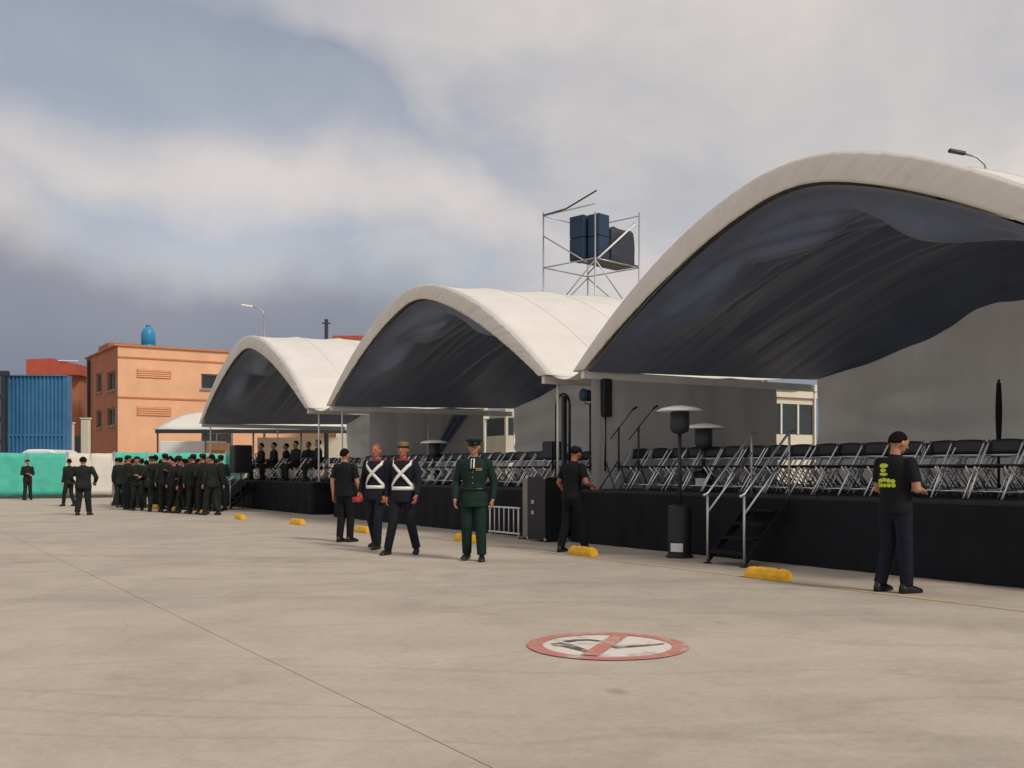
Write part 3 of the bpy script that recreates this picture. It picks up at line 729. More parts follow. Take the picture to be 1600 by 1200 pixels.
sh = [(.7, 2.9, zat(610, 65.5), zat(580, 65.5)), (4.7, 6.3, zat(612, 68), zat(582, 68)), (.7, 2.9, zat(665, 65.5), zat(637, 65.5)), (4.7, 6.3, zat(668, 68), zat(640, 68))]
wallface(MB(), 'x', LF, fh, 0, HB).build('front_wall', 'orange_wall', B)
wallface(MB(), 'y', LS, sh, 0, HB).build('side_wall', 'red_and_shaded_wall', B)  # same orange building, shade of this side painted in as darker red
m = MB(); m.box((LF-.05, LS/2+.1, HB/2), (.1, LS-.2, HB-.02)); m.build('far_wall', 'red_and_shaded_wall', B)
MB().box((LF/2, LS-.05, HB/2), (LF-.3, .1, HB-.02)).build('rear_wall', 'red_and_shaded_wall', B)
MB().box((LF/2+.1, LS/2+.1, HB-.45), (LF-.5, LS-.5, .2)).build('roof_slab', 'plinth', B)
MB().box((LF/2+.2, LS/2+.2, HB/2-.5), (LF-1.2, LS-1.2, .12)).build('floor_slab', 'plinth', B)
for (ax, holes) in (('x', fh), ('y', sh)):
    for a0, a1, b0, b1 in holes:
        cz, cs, ww, hh = (b0+b1)/2, (a0+a1)/2, a1-a0, b1-b0
        def bx(m, s, d, z, ds, dd, dz): m.box((s, d, z) if ax == 'x' else (d, s, z), (ds, dd, dz) if ax == 'x' else (dd, ds, dz))
        m = MB(); fr = .09
        for q in (a0+fr/2, a1-fr/2): bx(m, q, .14, cz, fr, .08, hh)
        for q in (b0+fr/2, b1-fr/2): bx(m, cs, .14, q, ww-2*fr, .08, fr)
        bx(m, cs, .14, cz, .05, .06, hh-2*fr)
        wf = m.build('window', 'frame_grey', B)
        for q in (-1, 1):
            m = MB(); bx(m, cs+q*(ww/4-.035), .16, cz, ww/2-fr-.03, .02, hh-2*fr); m.build('pane', 'glass_dark', wf)
        m = MB(); bx(m, cs, .42, cz, ww+.3, .04, hh+.3); m.build('curtain', 'frame_grey', wf)
        m = MB(); bx(m, cs, -.02, b0-.06, ww+.2, .16, .09); m.build('sill', 'plinth', wf)
# recessed looking darker panels and string courses
for z0, z1 in ((zat(591, 65.2), zat(578, 65.2)), (zat(650, 65.2), zat(636, 65.2))):
    MB().box((2.2, -.02, (z0+z1)/2), (2.1, .05, z1-z0)).build('wall_panel', 'orange_dark', B)
    for k in range(4): MB().box((2.2, -.055, z0+(z1-z0)*(k+.5)/4), (2.0, .03, .06)).build('louvre_slat', 'orange_wall', B)
for z in (zat(622, 65), zat(560, 65)):
    MB().box((LF/2, -.025, z), (LF-.02, .06, .10)).build('string_course', 'orange_dark', B)
MB().box((LF/2-.1, -.02, HB+.05), (LF+.3, .22, .11)).build('coping', 'orange_dark', B)
MB().box((-.02, LS/2+.1, HB+.048), (.24, LS-.2, .105)).build('coping', 'red_and_shaded_wall', B)
MB().box((1.5, 4.2, HB+.25), (3.0, 3.0, .5), bevel=.04).build('roof_hatch', 'red_and_shaded_wall', B)
MB().box((LF/2, -.03, .95), (LF-.04, .08, 1.9)).build('plinth', 'cream', B)
MB().box((-.03, LS/2, 1.1), (.08, LS-.04, 2.2)).build('plinth', 'plinth', B)
MB().tube([(-.14, 8.2, 0), (-.14, 8.2, HB-.2)], .10, 10).build('drain_pipe', 'dark_steel', B, True)
C = thing('water_tank', 'small bright blue water tank standing on the orange building', 'water tank', B.matrix_basis @ Vector((2.1, 1.0, HB-.35)), ang)
MB().lathe([(.36, 0), (.42, .05), (.44, .6), (.42, .62), (.44, .64), (.44, 1.3), (.40, 1.5), (.28, 1.70), (.16, 1.76), (.16, 1.84), (.05, 1.86)], n=24).build('tank_shell', 'tank_blue', C, True)
MB().lathe([(.17, 1.84), (.17, 1.90), (.05, 1.92)], n=16).build('lid', 'tank_blue', C, True)
# red roofed house left of it
YR = 74.0; p = at(48, YR); q = at(121, YR)
C = thing('red_house', 'low house with brick red roof edge behind the blue shed', 'house', p, .06)
w = q.x-p.x; zt, zb = zat(560, YR), zat(586, YR)
MB().box((w/2+.2, 3, zb/2), (w-.6, 5, zb-.02)).build('wall', 'red_and_shaded_wall', C)
o = MB().add([(-.2, -.3, zb), (w+.2, -.3, zb), (w+.2, 6.2, zb), (-.2, 6.2, zb), (-.2, -.3, zt-.1), (w*.45, -.3, zt), (w+.2, -.3, zt-.45), (w+.2, 6.2, zt-.45), (w*.45, 6.2, zt), (-.2, 6.2, zt-.1)],
         [(3, 2, 1, 0), (0, 1, 6, 5, 4), (1, 2, 7, 6), (2, 3, 9, 8, 7), (3, 0, 4, 9), (4, 5, 8, 9), (5, 6, 7, 8)]).build('roof', 'red_roof', C)
MB().box((w*.82, -.33, zt-.18), (w*.42, .05, .07)).build('flashing', 'white_steel', o)
for k in range(2): MB().box((w*.3+k*2, .49, 3.2), (1.0, .06, 1.2)).build('window', 'glass_dark', C)
# white posts between the buildings
for px, w_, top, lab in ((134, 12, 655, 'wide white pillar beside the drain pipe of the orange building'), (112.5, 4, 662, 'thin white post between blue shed and orange building')):
    Y = 58.0; C = thing('white_pillar', lab, 'pillar', at(px, Y), 0)
    ww = w_/FPX*Y; MB().box((0, 0, zat(top, Y)/2), (ww, .35, zat(top, Y)), bevel=.02).build('shaft', 'cream', C); MB().box((0, 0, zat(top, Y)+.04), (ww+.08, .43, .08)).build('cap', 'cream', C)
# blue corrugated shed
YS_ = 56.0; pa = at(12, YS_); pb = at(103, YS_)
C = thing('blue_shed', 'tall shed clad in blue corrugated sheets behind the green fence', 'shed', pa, 0)
w = pb.x-pa.x; zt = zat(588, YS_); per = w/15
vs = []; fs = []
for i in range(15):
    for t, d in ((0, 0), (.30, 0), (.42, -.09), (.80, -.09), (.92, 0)):
        vs.append(((i+t)*per, d))
vs.append((w, 0))
n = len(vs); zr = zat(680, YS_)
for za, zb_, nm, off in ((zr+.03, zt, 'upper_cladding', 0), (0, zr-.03, 'lower_cladding', -.02)):
    MB().add([(x, d+off, za) for x, d in vs]+[(x, d+off, zb_) for x, d in vs], [(i, i+1, n+i+1, n+i) for i in range(n-1)]).build(nm, 'blue_sheet', C, solid=.01)
MB().box((w/2, -.06, zr), (w, .12, .10)).build('rail', 'blue_sheet', C)
MB().box((w/2, .28, zt+.03), (w+.06, .9, .06)).build('roof', 'blue_sheet', C)
for x in (0, w): MB().box((x, .36, zt/2), (.06, .66, zt-.02)).build('side_wall', 'blue_sheet', C)
C = thing('steel_gantry', 'dark steel gantry frame at the left picture edge beside the blue shed', 'gantry', at(6, 55.0), 0)
h = zat(587, 55)
for x in (-.45, .0): MB().box((x, 0, h/2), (.26 if x == 0 else .18, .26, h-.01)).build('post', 'dark_steel', C)
MB().box((-1.2, 0, h+.12), (2.9, .3, .26)).build('beam', 'dark_steel', C)
for k in range(4): MB().tube([(-.45, 0, 1+k*1.2), (0, 0, 2.2+k*1.2)], .04, 8).build('lacing', 'dark_steel', C)
# white van behind the fence
C = thing('white_van', 'white van whose roof shows over the green fence', 'van', at(60, 50.5), R(4))
def vanring(y, w0, h0, lift=.35):
    return [(-w0, y, lift), (-w0*1.02, y, 1.0), (-w0*.97, y, 1.55), (-w0*.86, y, h0-.12), (-w0*.6, y, h0-.015), (0, y, h0), (w0*.6, y, h0-.015), (w0*.86, y, h0-.12), (w0*.97, y, 1.55), (w0*1.02, y, 1.0), (w0, y, lift)]
rings = [vanring(y, .9, h) for y, h in ((0, 2.30), (.12, 2.36), (3.2, 2.38), (3.9, 1.9), (4.3, 1.25), (4.7, 1.1))]
vs = [p for r in rings for p in r]; n = 11
fs = [(i*n+j, (i+1)*n+j, (i+1)*n+(j+1) % n, i*n+(j+1) % n) for i in range(len(rings)-1) for j in range(n)]+[tuple(range(n)), tuple(range(6*n-1, 5*n-1, -1))]
MB().add(vs, fs).build('body', 'van_white', C, bevel=.03)
for s in (-1, 1): MB().box((s*.36, -.02, 1.75), (.62, .03, .55)).build('rear_window', 'glass_dark', C)
for s in (-1, 1):
    for y in (.9, 3.9):
        wh = MB().tube([(s*.92, y, .34), (s*.70, y, .34)], .34, 20).build('wheel', 'rubber', C, True); MB().tube([(s*.935, y, .34), (s*.915, y, .34)], .2, 16).build('rim', 'galvanised', wh, True)
    MB().box((s*.8, -.02, 1.05), (.12, .04, .3)).build('tail_light', 'scarlet', C)

# fences along the far side
def fence(name, p0, p1, h, matn, label, n, kick=True):
    d = (p1-p0); L = d.length; C = thing(name, label, 'fence', p0, math.atan2(d.y, d.x))
    w = L/n
    for i in range(n):
        sd = random.uniform(0, 50)
        MB().grid(lambda a, b: ((i+.02+.96*a)*w, .05*nz(a*3, b*2, sd)*math.sin(math.pi*a), .14+(h-.14)*b+.03*nz(a*3, 3, sd)*b), 12, 8).build('mesh_panel', matn, C, True, solid=.01)
        if kick: MB().box(((i+.5)*w, -.02, .07), (w-.04, .04, .13)).build('kick_board', 'kick_strip', C)
    for i in range(n+1): MB().tube([(i*w, .04, 0), (i*w, .04, h+.05)], .03, 8).build('post', 'galvanised', C, True)
fL, f0, f1 = at(-160, 46.3), at(104, 48.2), at(176, 49.5)
fence('green_fence', fL, f0, 2.13, 'green_mesh', 'bright green screened construction fence at far left', 4)
fence('white_fence', f0+Vector((.06, .02, 0)), f1, 2.13, 'fence_white', 'pale boarded fence right of the green fence', 2)
fence('green_fence', f1+Vector((.08, .02, 0)), at(372, 55), 2.2, 'green_mesh', 'green fence stretch mostly hidden behind the dark crowd', 4)

# low white canopy behind the farthest tent
YC = 56.0; c0, c1 = at(243, YC), at(548, YC)
C = thing('white_canopy', 'long low white canopy with dark edge behind the farthest tent', 'canopy', c0, 0)
w = c1.x-c0.x; ze = zat(677, YC); zf = zat(671, YC); zr = zat(640, YC)
MB().grid(lambda a, b: (w*.5+(a-.5)*(w+.3)*(1-.32*b), 3.0*b+.0, zf+(zr-zf)*math.sin(b*math.pi/2)+.05*nz(a*9, b*3)), 24, 6).build('roof', 'white_pvc', C, True, solid=.02)
MB().grid(lambda a, b: (w*.5+(a-.5)*(w+.3)*(1-.32*b), 6.0-3.0*b, zf+(zr-zf)*math.sin(b*math.pi/2)+.05*nz(a*9, b*3+4)), 24, 6).build('roof', 'white_pvc', C, True, solid=.02)
MB().box((w/2, -.03, (ze+zf)/2), (w, .08, zf-ze)).build('edge_beam', 'dark_steel', C)
for k in range(5): MB().tube([(.1+(w-.2)*k/4, .05, 0), (.1+(w-.2)*k/4, .05, ze)], .05, 8).build('leg', 'dark_steel', C, True)
m = MB().grid(lambda a, b: (w*.40+w*.6*a, 5.2+.06*nz(a*20, b*2), .03+(ze-.1)*b), 40, 4); m.build('back_cloth', 'cream', C, True)
C = thing('white_truck', 'white box truck parked behind the dark crowd under the canopy', 'truck', at(252, 60), 0)
MB().box((1.6, 1.0, zat(715, 60)/2+.9), (3.4, 2.0, 2.2), bevel=.04).build('cargo_box', 'van_white', C)
MB().box((1.6, 1.0, .55), (3.4, 1.9, .25)).build('chassis', 'dark_steel', C)
for x in (.6, 2.6):
    wh = MB().tube([(x, -.02, .42), (x, .28, .42)], .42, 18).build('wheel', 'rubber', C, True); MB().tube([(x, -.04, .42), (x, -.01, .42)], .22, 14).build('rim', 'galvanised', wh, True)
C = thing('orange_stall', 'small orange sided stall under the low white canopy', 'stall', at(322, 57.5), 0)
for k in range(4): MB().box((.17+k*.34, 0, 2.0), (.33, .06, 1.7), bevel=.008).build('panel', 'orange_wall', C)
MB().box((.68, -.05, 2.35), (.8, .05, .16)).build('sign_strip', 'orange_dark', C)
MB().box((.68, .3, .55), (1.4, .7, 1.08), bevel=.02).build('counter', 'orange_dark', C)
o = MB().grid(lambda a, b: (.75*(a-.5)*(1-.1*b), .08*math.sin(a*9)+.05*nz(a*4, b*4), .35+1.75*b), 14, 8)
C = thing('green_sheet', 'green mesh sheet hung upright beside the farthest tent', 'sheet', at(366, 44.5), 0)
o.build('cloth', 'green_deep', C, True, solid=.008)
for x in (-.4, .4): MB().tube([(x, .1, 0), (x, .1, 2.15)], .025, 8).build('post', 'galvanised', C, True)
# building with red roof edge far behind
YK = 66.0; p = at(522, YK)
C = thing('red_edged_building', 'building whose red roof edge shows above the farthest tent', 'building', p, .02)
zt = zat(524, YK)
for z0, z1 in ((.0, zt*.48), (zt*.52, zt-.3)): MB().box((5, 4, (z0+z1)/2), (9.8, 7.6, z1-z0-.01)).build('storey', 'cream', C)
MB().box((5, 4, zt*.5), (10, 7.8, zt*.04-.02)).build('string_course', 'plinth', C)
MB().box((5, 4, zt-.15), (10.2, 8, .28)).build('roof_edge', 'red_roof', C)
for k in range(4):
    wd = MB().box((1.4+k*2.4, .17, zt*.75), (1.3, .08, 1.4)).build('window', 'frame_grey', C); MB().box((1.4+k*2.4, .12, zt*.75), (1.1, .03, 1.2)).build('pane', 'glass_dark', wd)

# ------------------------------------------------------------------ people
class PB:                                          # closed pieces that are fused into one continuous surface
    def __init__(s): s.v = []; s.f = []
    def add(s, vs, fs, xf=None):
        o = len(s.v); s.v += [tuple(xf(Vector(p)) if xf else p) for p in vs]; s.f += [tuple(i+o for i in f) for f in fs]
    def cap(s, p0, p1, r0, r1, xf=None, n=12, flat0=False, flat1=False):
        p0, p1 = Vector(p0), Vector(p1); d = (p1-p0); L = d.length; d = d/L if L > 1e-6 else Vector((0, 0, 1))
        a = d.cross(Vector((0, 1, 0))); a = a if a.length > .05 else d.cross(Vector((1, 0, 0))); a.normalize(); b = d.cross(a)
        rings = []
        if not flat0: rings += [(p0-d*r0*math.sin(t), r0*math.cos(t)) for t in (1.45, 1.0, .5)]
        rings += [(p0, r0), (p0+d*L*.5, (r0+r1)/2), (p1, r1)]
        if not flat1: rings += [(p1+d*r1*math.sin(t), r1*math.cos(t)) for t in (.5, 1.0, 1.45)]
        s.loft([[c+a*r*math.cos(2*math.pi*j/n)+b*r*math.sin(2*math.pi*j/n) for j in range(n)] for c, r in rings], xf)
    def loft(s, rings, xf=None):
        n = len(rings[0]); k = len(rings); vs = [p for r in rings for p in r]
        s.add(vs, [(i*n+j, i*n+(j+1) % n, (i+1)*n+(j+1) % n, (i+1)*n+j) for i in range(k-1) for j in range(n)]+[tuple(range(n-1, -1, -1)), tuple(range((k-1)*n, k*n))], xf)
    def ell(s, c, r, xf=None, n=14, m=9):
        c = Vector(c)
        s.loft([[c+Vector((r[0]*math.sin(t)*math.cos(2*math.pi*j/n), r[1]*math.sin(t)*math.sin(2*math.pi*j/n), -r[2]*math.cos(t))) for j in range(n)]
                for t in [.12+(math.pi-.24)*i/m for i in range(m+1)]], xf)
    def fuse(s, name, matn, parent, vox, smooth=3, h=1.0, kind=None):
        me = bpy.data.meshes.new(name+'_raw'); me.from_pydata([(x*h, y*h, z*h) for x, y, z in s.v], [], s.f); me.update()
        t = bpy.data.objects.new(name+'_raw', me); col.objects.link(t)
        md = t.modifiers.new('r', 'REMESH'); md.mode = 'VOXEL'; md.voxel_size = vox; md.use_smooth_shade = True
        ms = t.modifiers.new('s', 'SMOOTH'); ms.iterations = smooth; ms.factor = .5
        dg = bpy.context.evaluated_depsgraph_get()
        out = bpy.data.meshes.new_from_object(t.evaluated_get(dg), depsgraph=dg)
        bpy.data.objects.remove(t); bpy.data.meshes.remove(me)
        out.name = name; out.materials.clear(); out.materials.append(M[matn])
        out.polygons.foreach_set('use_smooth', [True]*len(out.polygons))
        o = bpy.data.objects.new(name, out); col.objects.link(o); o.parent = parent
        return o
TORSO = [(.84, .150, .108), (.92, .160, .112), (1.02, .150, .106), (1.12, .143, .102), (1.24, .160, .112), (1.34, .176, .116), (1.40, .172, .108), (1.45, .130, .088), (1.49, .075, .068)]
def tr(z):
    if z <= TORSO[0][0]: return TORSO[0][1:]
    for (a, x0, y0), (b, x1, y1) in zip(TORSO[:-1], TORSO[1:]):
        if z <= b: k = (z-a)/(b-a); return (x0+(x1-x0)*k, y0+(y1-y0)*k)
    return TORSO[-1][1:]
def tpt(phi, z, inf=0.0):                          # point on the torso: phi 0 is the front (+y), 90 degrees the right side
    rx, ry = tr(z); return Vector(((rx+inf)*math.sin(phi), (ry+inf)*math.cos(phi), z))
def tring(z, inf, n=22): return [tpt(2*math.pi*j/n, z, inf) for j in range(n)][::-1]
DEF = dict(sL=(-.185, 0, 1.415), sR=(.185, 0, 1.415), eL=(-.245, -.03, 1.13), eR=(.245, -.03, 1.13), wL=(-.255, .04, .885), wR=(.255, .04, .885),
           hL=(-.088, 0, .92), hR=(.088, 0, .92), kL=(-.10, .025, .50), kR=(.10, .025, .50), aL=(-.105, -.02, .085), aR=(.105, -.02, .085), tL=(-.125, .15, .03), tR=(.125, .15, .03))
def person(label, loc, rz, outfit, J=None, h=1.0, vox=.009, lean=0.0, nod=0.0, turn=0.0, sit=0.0, group=None, skin='skin', hair='hair', wide=1.0):
    P = thing('person', label, 'person', loc, rz, group)
    j = {k: Vector(v) for k, v in DEF.items()}
    for k, v in (J or {}).items(): j[k] = Vector(v)
    RL = Matrix.Rotation(-lean, 4, 'X'); piv = Vector((0, 0, .95))
    def up(p): p = Vector((p[0]*wide, p[1]*(.5+.5*wide), p[2])); q = RL @ (p-piv)+piv; q.z -= sit; return q
    HM = Matrix.Rotation(turn, 4, 'Z') @ Matrix.Rotation(-nod, 4, 'X'); hp = Vector((0, 0, 1.52))
    def hd(p): q = HM @ (Vector(p)-hp)+hp; return up(q)
    def lo(p): q = Vector((p[0]*wide, p[1], p[2])); return q
    for k in ('hL', 'hR'): j[k].z -= sit
    # --- body
    b = PB()
    b.loft([tring(z, 0) for z in (.84, .92, 1.02, 1.12, 1.24, 1.34, 1.40, 1.44)], up)
    b.cap((0, -.012, 1.43), (0, .008, 1.575), .056, .052, up)
    b.ell((0, .012, 1.648), (.075, .094, .108), hd); b.ell((0, .038, 1.588), (.054, .058, .052), hd); b.ell((0, .074, 1.553), (.022, .02, .018), hd)
    b.cap((0, .098, 1.648), (0, .116, 1.618), .009, .016, hd, 8); b.ell((0, .084, 1.672), (.05, .02, .014), hd)
    for s in (-1, 1): b.ell((s*.077, .0, 1.635), (.013, .023, .033), hd, 10, 6)
    for s in 'LR':
        S, Ee, Wr = j['s'+s], j['e'+s], j['w'+s]
        b.cap(S, Ee, .053, .041, up); b.cap(Ee, Wr, .042, .028, up)
        d = (Wr-Ee).normalized(); side = -1 if s == 'L' else 1
        inn = Vector((-side, 0, 0)); inn = (inn-d*inn.dot(d)).normalized(); fw = d.cross(inn)*(1 if d.cross(inn).y > 0 or abs(d.y) > .7 else -1)
        if abs(d.y) > .7: fw = Vector((-side, 0, .3)); fw = (fw-d*fw.dot(d)).normalized(); inn = Vector((0, 0, -1)); inn = (inn-d*inn.dot(d)).normalized()
        for q in range(4):                         # metacarpals and fingers
            o = (q-1.5)*-.021; L = (.036, .042, .039, .031)[q]
            kn = Wr+d*.088+fw*o; b.cap(Wr+d*.01+fw*o*.6, kn, .0165, .0125, up, 8)
            d1 = (d*.86+inn*.42+fw*o*2.0).normalized(); m1 = kn+d1*L; b.cap(kn, m1, .0105, .0095, up, 8)
            d2 = (d*.45+inn*.85+fw*o*1.5).normalized(); b.cap(m1, m1+d2*L*.8, .0095, .0075, up, 8)
        tb = Wr+d*.028+fw*.026; t1 = tb+(d*.6+fw*.65+inn*.25).normalized()*.045; b.cap(tb, t1, .015, .012, up, 8); b.cap(t1, t1+(d*.85+fw*.1+inn*.4).normalized()*.032, .011, .009, up, 8)
        Hh, K, A, To = j['h'+s], j['k'+s], j['a'+s], j['t'+s]
        b.cap(Hh, K, .082, .056, lo); b.cap(K, A, .055, .036, lo); b.ell(K*.70+A*.30+Vector((0, -.010, 0)), (.046, .048, .10), lo); b.cap(A+Vector((0, -.02, -.035)), A.lerp(To, .75)+Vector((0, 0, -.005)), .026, .016, lo, 8)
    if sit: b.ell((0, 0, .92-sit), (.155, .12, .11), lo)
    else: b.ell((0, 0, .90), (.15, .108, .10), lo)
    body = b.fuse('body', skin, P, vox, 2, h)
    sc_ = lambda m: [setattr(m, 'v', [(x*h, y*h, z*h) for x, y, z in m.v]), m][1]
    # --- face and hair
    for s in (-1, 1):
        e = PB(); e.ell((s*.030, .094, 1.650), (.011, .009, .006), hd, 8, 5)
        m = MB(); m.add(e.v, e.f); sc_(m).build('eye', 'eye', P, True)
    e = PB(); e.ell((0, .090, 1.583), (.022, .009, .006), hd, 8, 5); m = MB(); m.add(e.v, e.f); sc_(m).build('mouth', 'lip', P, True)
    if outfit.get('hair', True):
        e = PB()
        def hairpt(th, t):
            p = Vector((.083*math.sin(t)*math.cos(th), -.008+.103*math.sin(t)*math.sin(th), 1.655+.113*math.cos(t)))
            return p
        rings = []
        for i in range(9):
            r = []
            for q in range(18):
                th = 2*math.pi*q/18; front = max(0, math.sin(th)); lim = 1.95-front*1.05-(.25 if abs(math.cos(th)) > .9 else 0)
                r.append(hairpt(th, .08+(lim-.08)*i/8))
            rings.append(r)
        e.loft(rings[::-1], hd); m = MB(); m.add(e.v, e.f); sc_(m).build('hair', hair, P, True)
    # --- clothes
    top, bot = outfit['top'], outfit['bottom']; hem = outfit.get('hem', .90)
    c = PB(); zs_ = [hem]+[z for z in (.92, 1.0, 1.06, 1.12, 1.2, 1.28, 1.34, 1.40, 1.44, 1.475) if z > hem+.03]
    fl = outfit.get('flare', .012)
    c.loft([tring(z, .020+fl*max(0, (1.02-z)/.15)-(.006 if 1.04 < z < 1.2 and outfit.get('belted') else 0)) for z in zs_], up)
    for s in 'LR':
        S, Ee, Wr = j['s'+s], j['e'+s], j['w'+s]
        c.ell(S, (.068, .066, .064), up)
        if outfit.get('sleeve', 'long') == 'short':
            c.cap(S, S.lerp(Ee, .72), .067, .066, up, flat1=True)
        else:
            c.cap(S, Ee, .066, .055, up); c.cap(Ee, Ee.lerp(Wr, .97), .055, .043, up, flat1=True)
    c.cap((0, -.008, 1.43), (0, .0, 1.503), .078, .070, up, flat1=True)
    cl = c.fuse(outfit.get('topname', 'shirt'), top, P, vox, 2, h)
    c = PB(); zz_ = (.82, .88, .95, 1.02, 1.05)
    if sit: c.ell((0, 0, .93-sit), (.178, .142, .13), lo); c.loft([tring(z, .012) for z in (.90, .95, 1.02, 1.05)], up)
    else: c.ell((0, 0, .885), (.168, .128, .105), lo); c.loft([tring(z, .012) for z in (.86, .95, 1.02, 1.05)], up)
    for s in 'LR':
        Hh, K, A = j['h'+s], j['k'+s], j['a'+s]
        c.cap(Hh, K, .100, .078, lo); c.cap(K, A+Vector((0, 0, .005)), .078, .066, lo, flat1=True)
    c.fuse('trousers', bot, P, vox, 2, h)
    for s in 'LR':
        A, To = j['a'+s], j['t'+s]; d = (To-A); d.z = 0; d.normalize(); sd = Vector((-d.y, d.x, 0)); base = min(A.z, .085)
        def shoe(k, w, z0, z1, lift=0.0):
            cpt_ = A+d*k; z_ = A.z-.085+lift
            return [Vector((cpt_.x, cpt_.y, 0))+sd*w*x+Vector((0, 0, z_+z)) for x, z in ((-.75, z0), (-1, z0+.015), (-.95, (z0+z1)/2), (-.55, z1), (.55, z1), (.95, (z0+z1)/2), (1, z0+.015), (.75, z0))]
        e = PB(); e.loft([shoe(-.085, .026, .004, .085), shoe(-.06, .040, .002, .115), shoe(.0, .042, .002, .12), shoe(.06, .045, .002, .088), shoe(.13, .050, .002, .066), shoe(.18, .042, .004, .05), shoe(.205, .022, .008, .035)], lo)
        m = MB(); m.add(e.v, e.f); sc_(m).build('shoe', 'shoe_black', P, True)
    def cloth_strip(name, matn, path, w, inf=.028, n=16, solid=.006):   # band lying on the torso along (phi, z) points
        pts = []
        for i in range(n+1):
            t = i/n*(len(path)-1); k = min(int(t), len(path)-2); fq = t-k
            pts.append((path[k][0]+(path[k+1][0]-path[k][0])*fq, path[k][1]+(path[k+1][1]-path[k][1])*fq))
        vs = []
        for i, (ph, z) in enumerate(pts):
            p0 = tpt(*pts[max(i-1, 0)], inf); p1 = tpt(*pts[min(i+1, n)], inf); q = tpt(ph, z, inf)
            nn = Vector((math.sin(ph), math.cos(ph), 0)); si = (p1-p0).normalized().cross(nn).normalized()
            vs += [up(q+si*w/2), up(q-si*w/2)]
        m = MB(); m.add(vs, [(2*i, 2*i+1, 2*i+3, 2*i+2) for i in range(n)]); return sc_(m).build(name, matn, P, True, solid=solid)
    def head_lathe(name, matn, pr, c_=(0, 0), sy=1.18, tilt=0.0):
        m = MB(); m.lathe(pr, (0, 0, 0), 22); m.v = [tuple(hd(Vector((x+c_[0], y*sy+c_[1], z+1.64+tilt*y)))) for x, y, z in m.v]; return sc_(m).build(name, matn, P, True)
    return P, dict(up=up, hd=hd, lo=lo, strip=cloth_strip, hlathe=head_lathe, sc=sc_, j=j, h=h)

# man in black T-shirt at right, hands together before him, seen from behind
P, X = person('man in black T-shirt with lime back print, nearest person at right', G(1399, 926), R(-62), dict(top='tee_black', bottom='jeans_navy', sleeve='short', hem=.86, topname='tee_shirt'),
    dict(eL=(-.25, .03, 1.13), wL=(-.09, .26, 1.15), eR=(.25, .02, 1.13), wR=(.10, .27, 1.12), kL=(-.11, .03, .50), aL=(-.15, -.05, .085), tL=(-.17, .12, .03), aR=(.10, .05, .085), tR=(.12, .22, .03)), h=1.02, nod=.28, turn=-.25, wide=1.10)
lime = MB()
def backpatch(cx, cz, rx, rz_, n=14):
    vs = []
    for q in range(n):
        t = 2*math.pi*q/n; vs.append(X['up'](tpt(math.pi+(cx+rx*math.cos(t))/.17, cz+rz_*math.sin(t), .027)))
    lime.add(vs, [tuple(range(n))])
for c in ((.03, 1.385, .052, .026), (.03, 1.335, .034, .020), (.03, 1.292, .05, .018)): backpatch(*c)
for k in range(5): backpatch(.02+(k-2)*.045, 1.232-.008*abs(k-2), .026, .026, 6)
for k in range(5): backpatch(.02+(k-2)*.048, 1.172, .027, .024, 6)
X['sc'](lime).build('back_print', 'lime_print', P, solid=.002)
# dark dressed man at the stage with one foot by the wheel stop
P, X = person('man in black with bare forearms facing the stage beside a wheel stop', G(893, 863), R(-48), dict(top='tee_black', bottom='tee_black', sleeve='short', hem=.86, topname='shirt'),
    dict(eL=(-.30, -.02, 1.15), wL=(-.27, .15, .97), eR=(.30, .02, 1.16), wR=(.20, .27, 1.13), aL=(-.15, -.10, .085), kL=(-.12, .0, .50), tL=(-.20, .06, .03), aR=(.15, .16, .085), kR=(.12, .13, .51), tR=(.19, .33, .03)), h=1.0, lean=.10, nod=.2, skin='skin_red')
X['hlathe']('cap', 'jeans_navy', [(.088, .03), (.092, .05), (.088, .085), (.06, .118), (.01, .128)])
# officer in green walking towards the camera
P, X = person('officer in dark green uniform and peaked cap walking towards the camera', G(741, 876), R(172), dict(top='uniform_green', bottom='uniform_green', sleeve='long', hem=.78, flare=.02, topname='tunic', belted=True),
    dict(eL=(-.27, -.06, 1.13), wL=(-.26, .02, .88), eR=(.26, -.04, 1.13), wR=(.25, .10, .88), kL=(-.10, .06, .50), aL=(-.115, .06, .085), tL=(-.14, .24, .03), kR=(.10, .03, .50), aR=(.12, -.10, .10), tR=(.14, .07, .04)), h=1.04, wide=1.05)
X['hlathe']('peaked_cap', 'uniform_green', [(.082, .028), (.084, .065), (.118, .095), (.112, .112), (.05, .122), (.005, .124)], (0, .012), 1.12)
X['hlathe']('cap_band', 'shoe_black', [(.086, .030), (.087, .058), (.084, .060)], (0, .012), 1.14)
m = MB(); m.add([tuple(X['hd'](Vector((.075*math.sin(a), .105+.055*math.cos(a)*k-.01, 1.672-.022*k)))) for k in (0, 1) for a in (-1.3, -.8, -.3, .3, .8, 1.3)], [(i, i+1, i+7, i+6) for i in range(5)]); X['sc'](m).build('cap_visor', 'shoe_black', P, True, solid=.006)
X['strip']('shirt_front', 'shirt_white', [(0, 1.33), (0, 1.47)], .055, .026, 6)
X['strip']('tie', 'uniform_green', [(0, 1.31), (0, 1.465)], .022, .033, 6)
X['strip']('belt', 'shoe_black', [(-3.1, 1.035), (-1.5, 1.035), (0, 1.035), (1.5, 1.035), (3.1, 1.035)], .035, .030, 28)
for z in (1.28, 1.20, 1.12):
    m = MB(); p = X['up'](tpt(0, z, .026)); m.box(tuple(p), (.018, .010, .018), bevel=.004); X['sc'](m).build('button', 'brass', P)
m = MB()
for r_ in range(2):
    for k in range(3): p = X['up'](tpt(-.62+k*.16, 1.33-r_*.022, .026)); m.box(tuple(p), (.026, .008, .014))
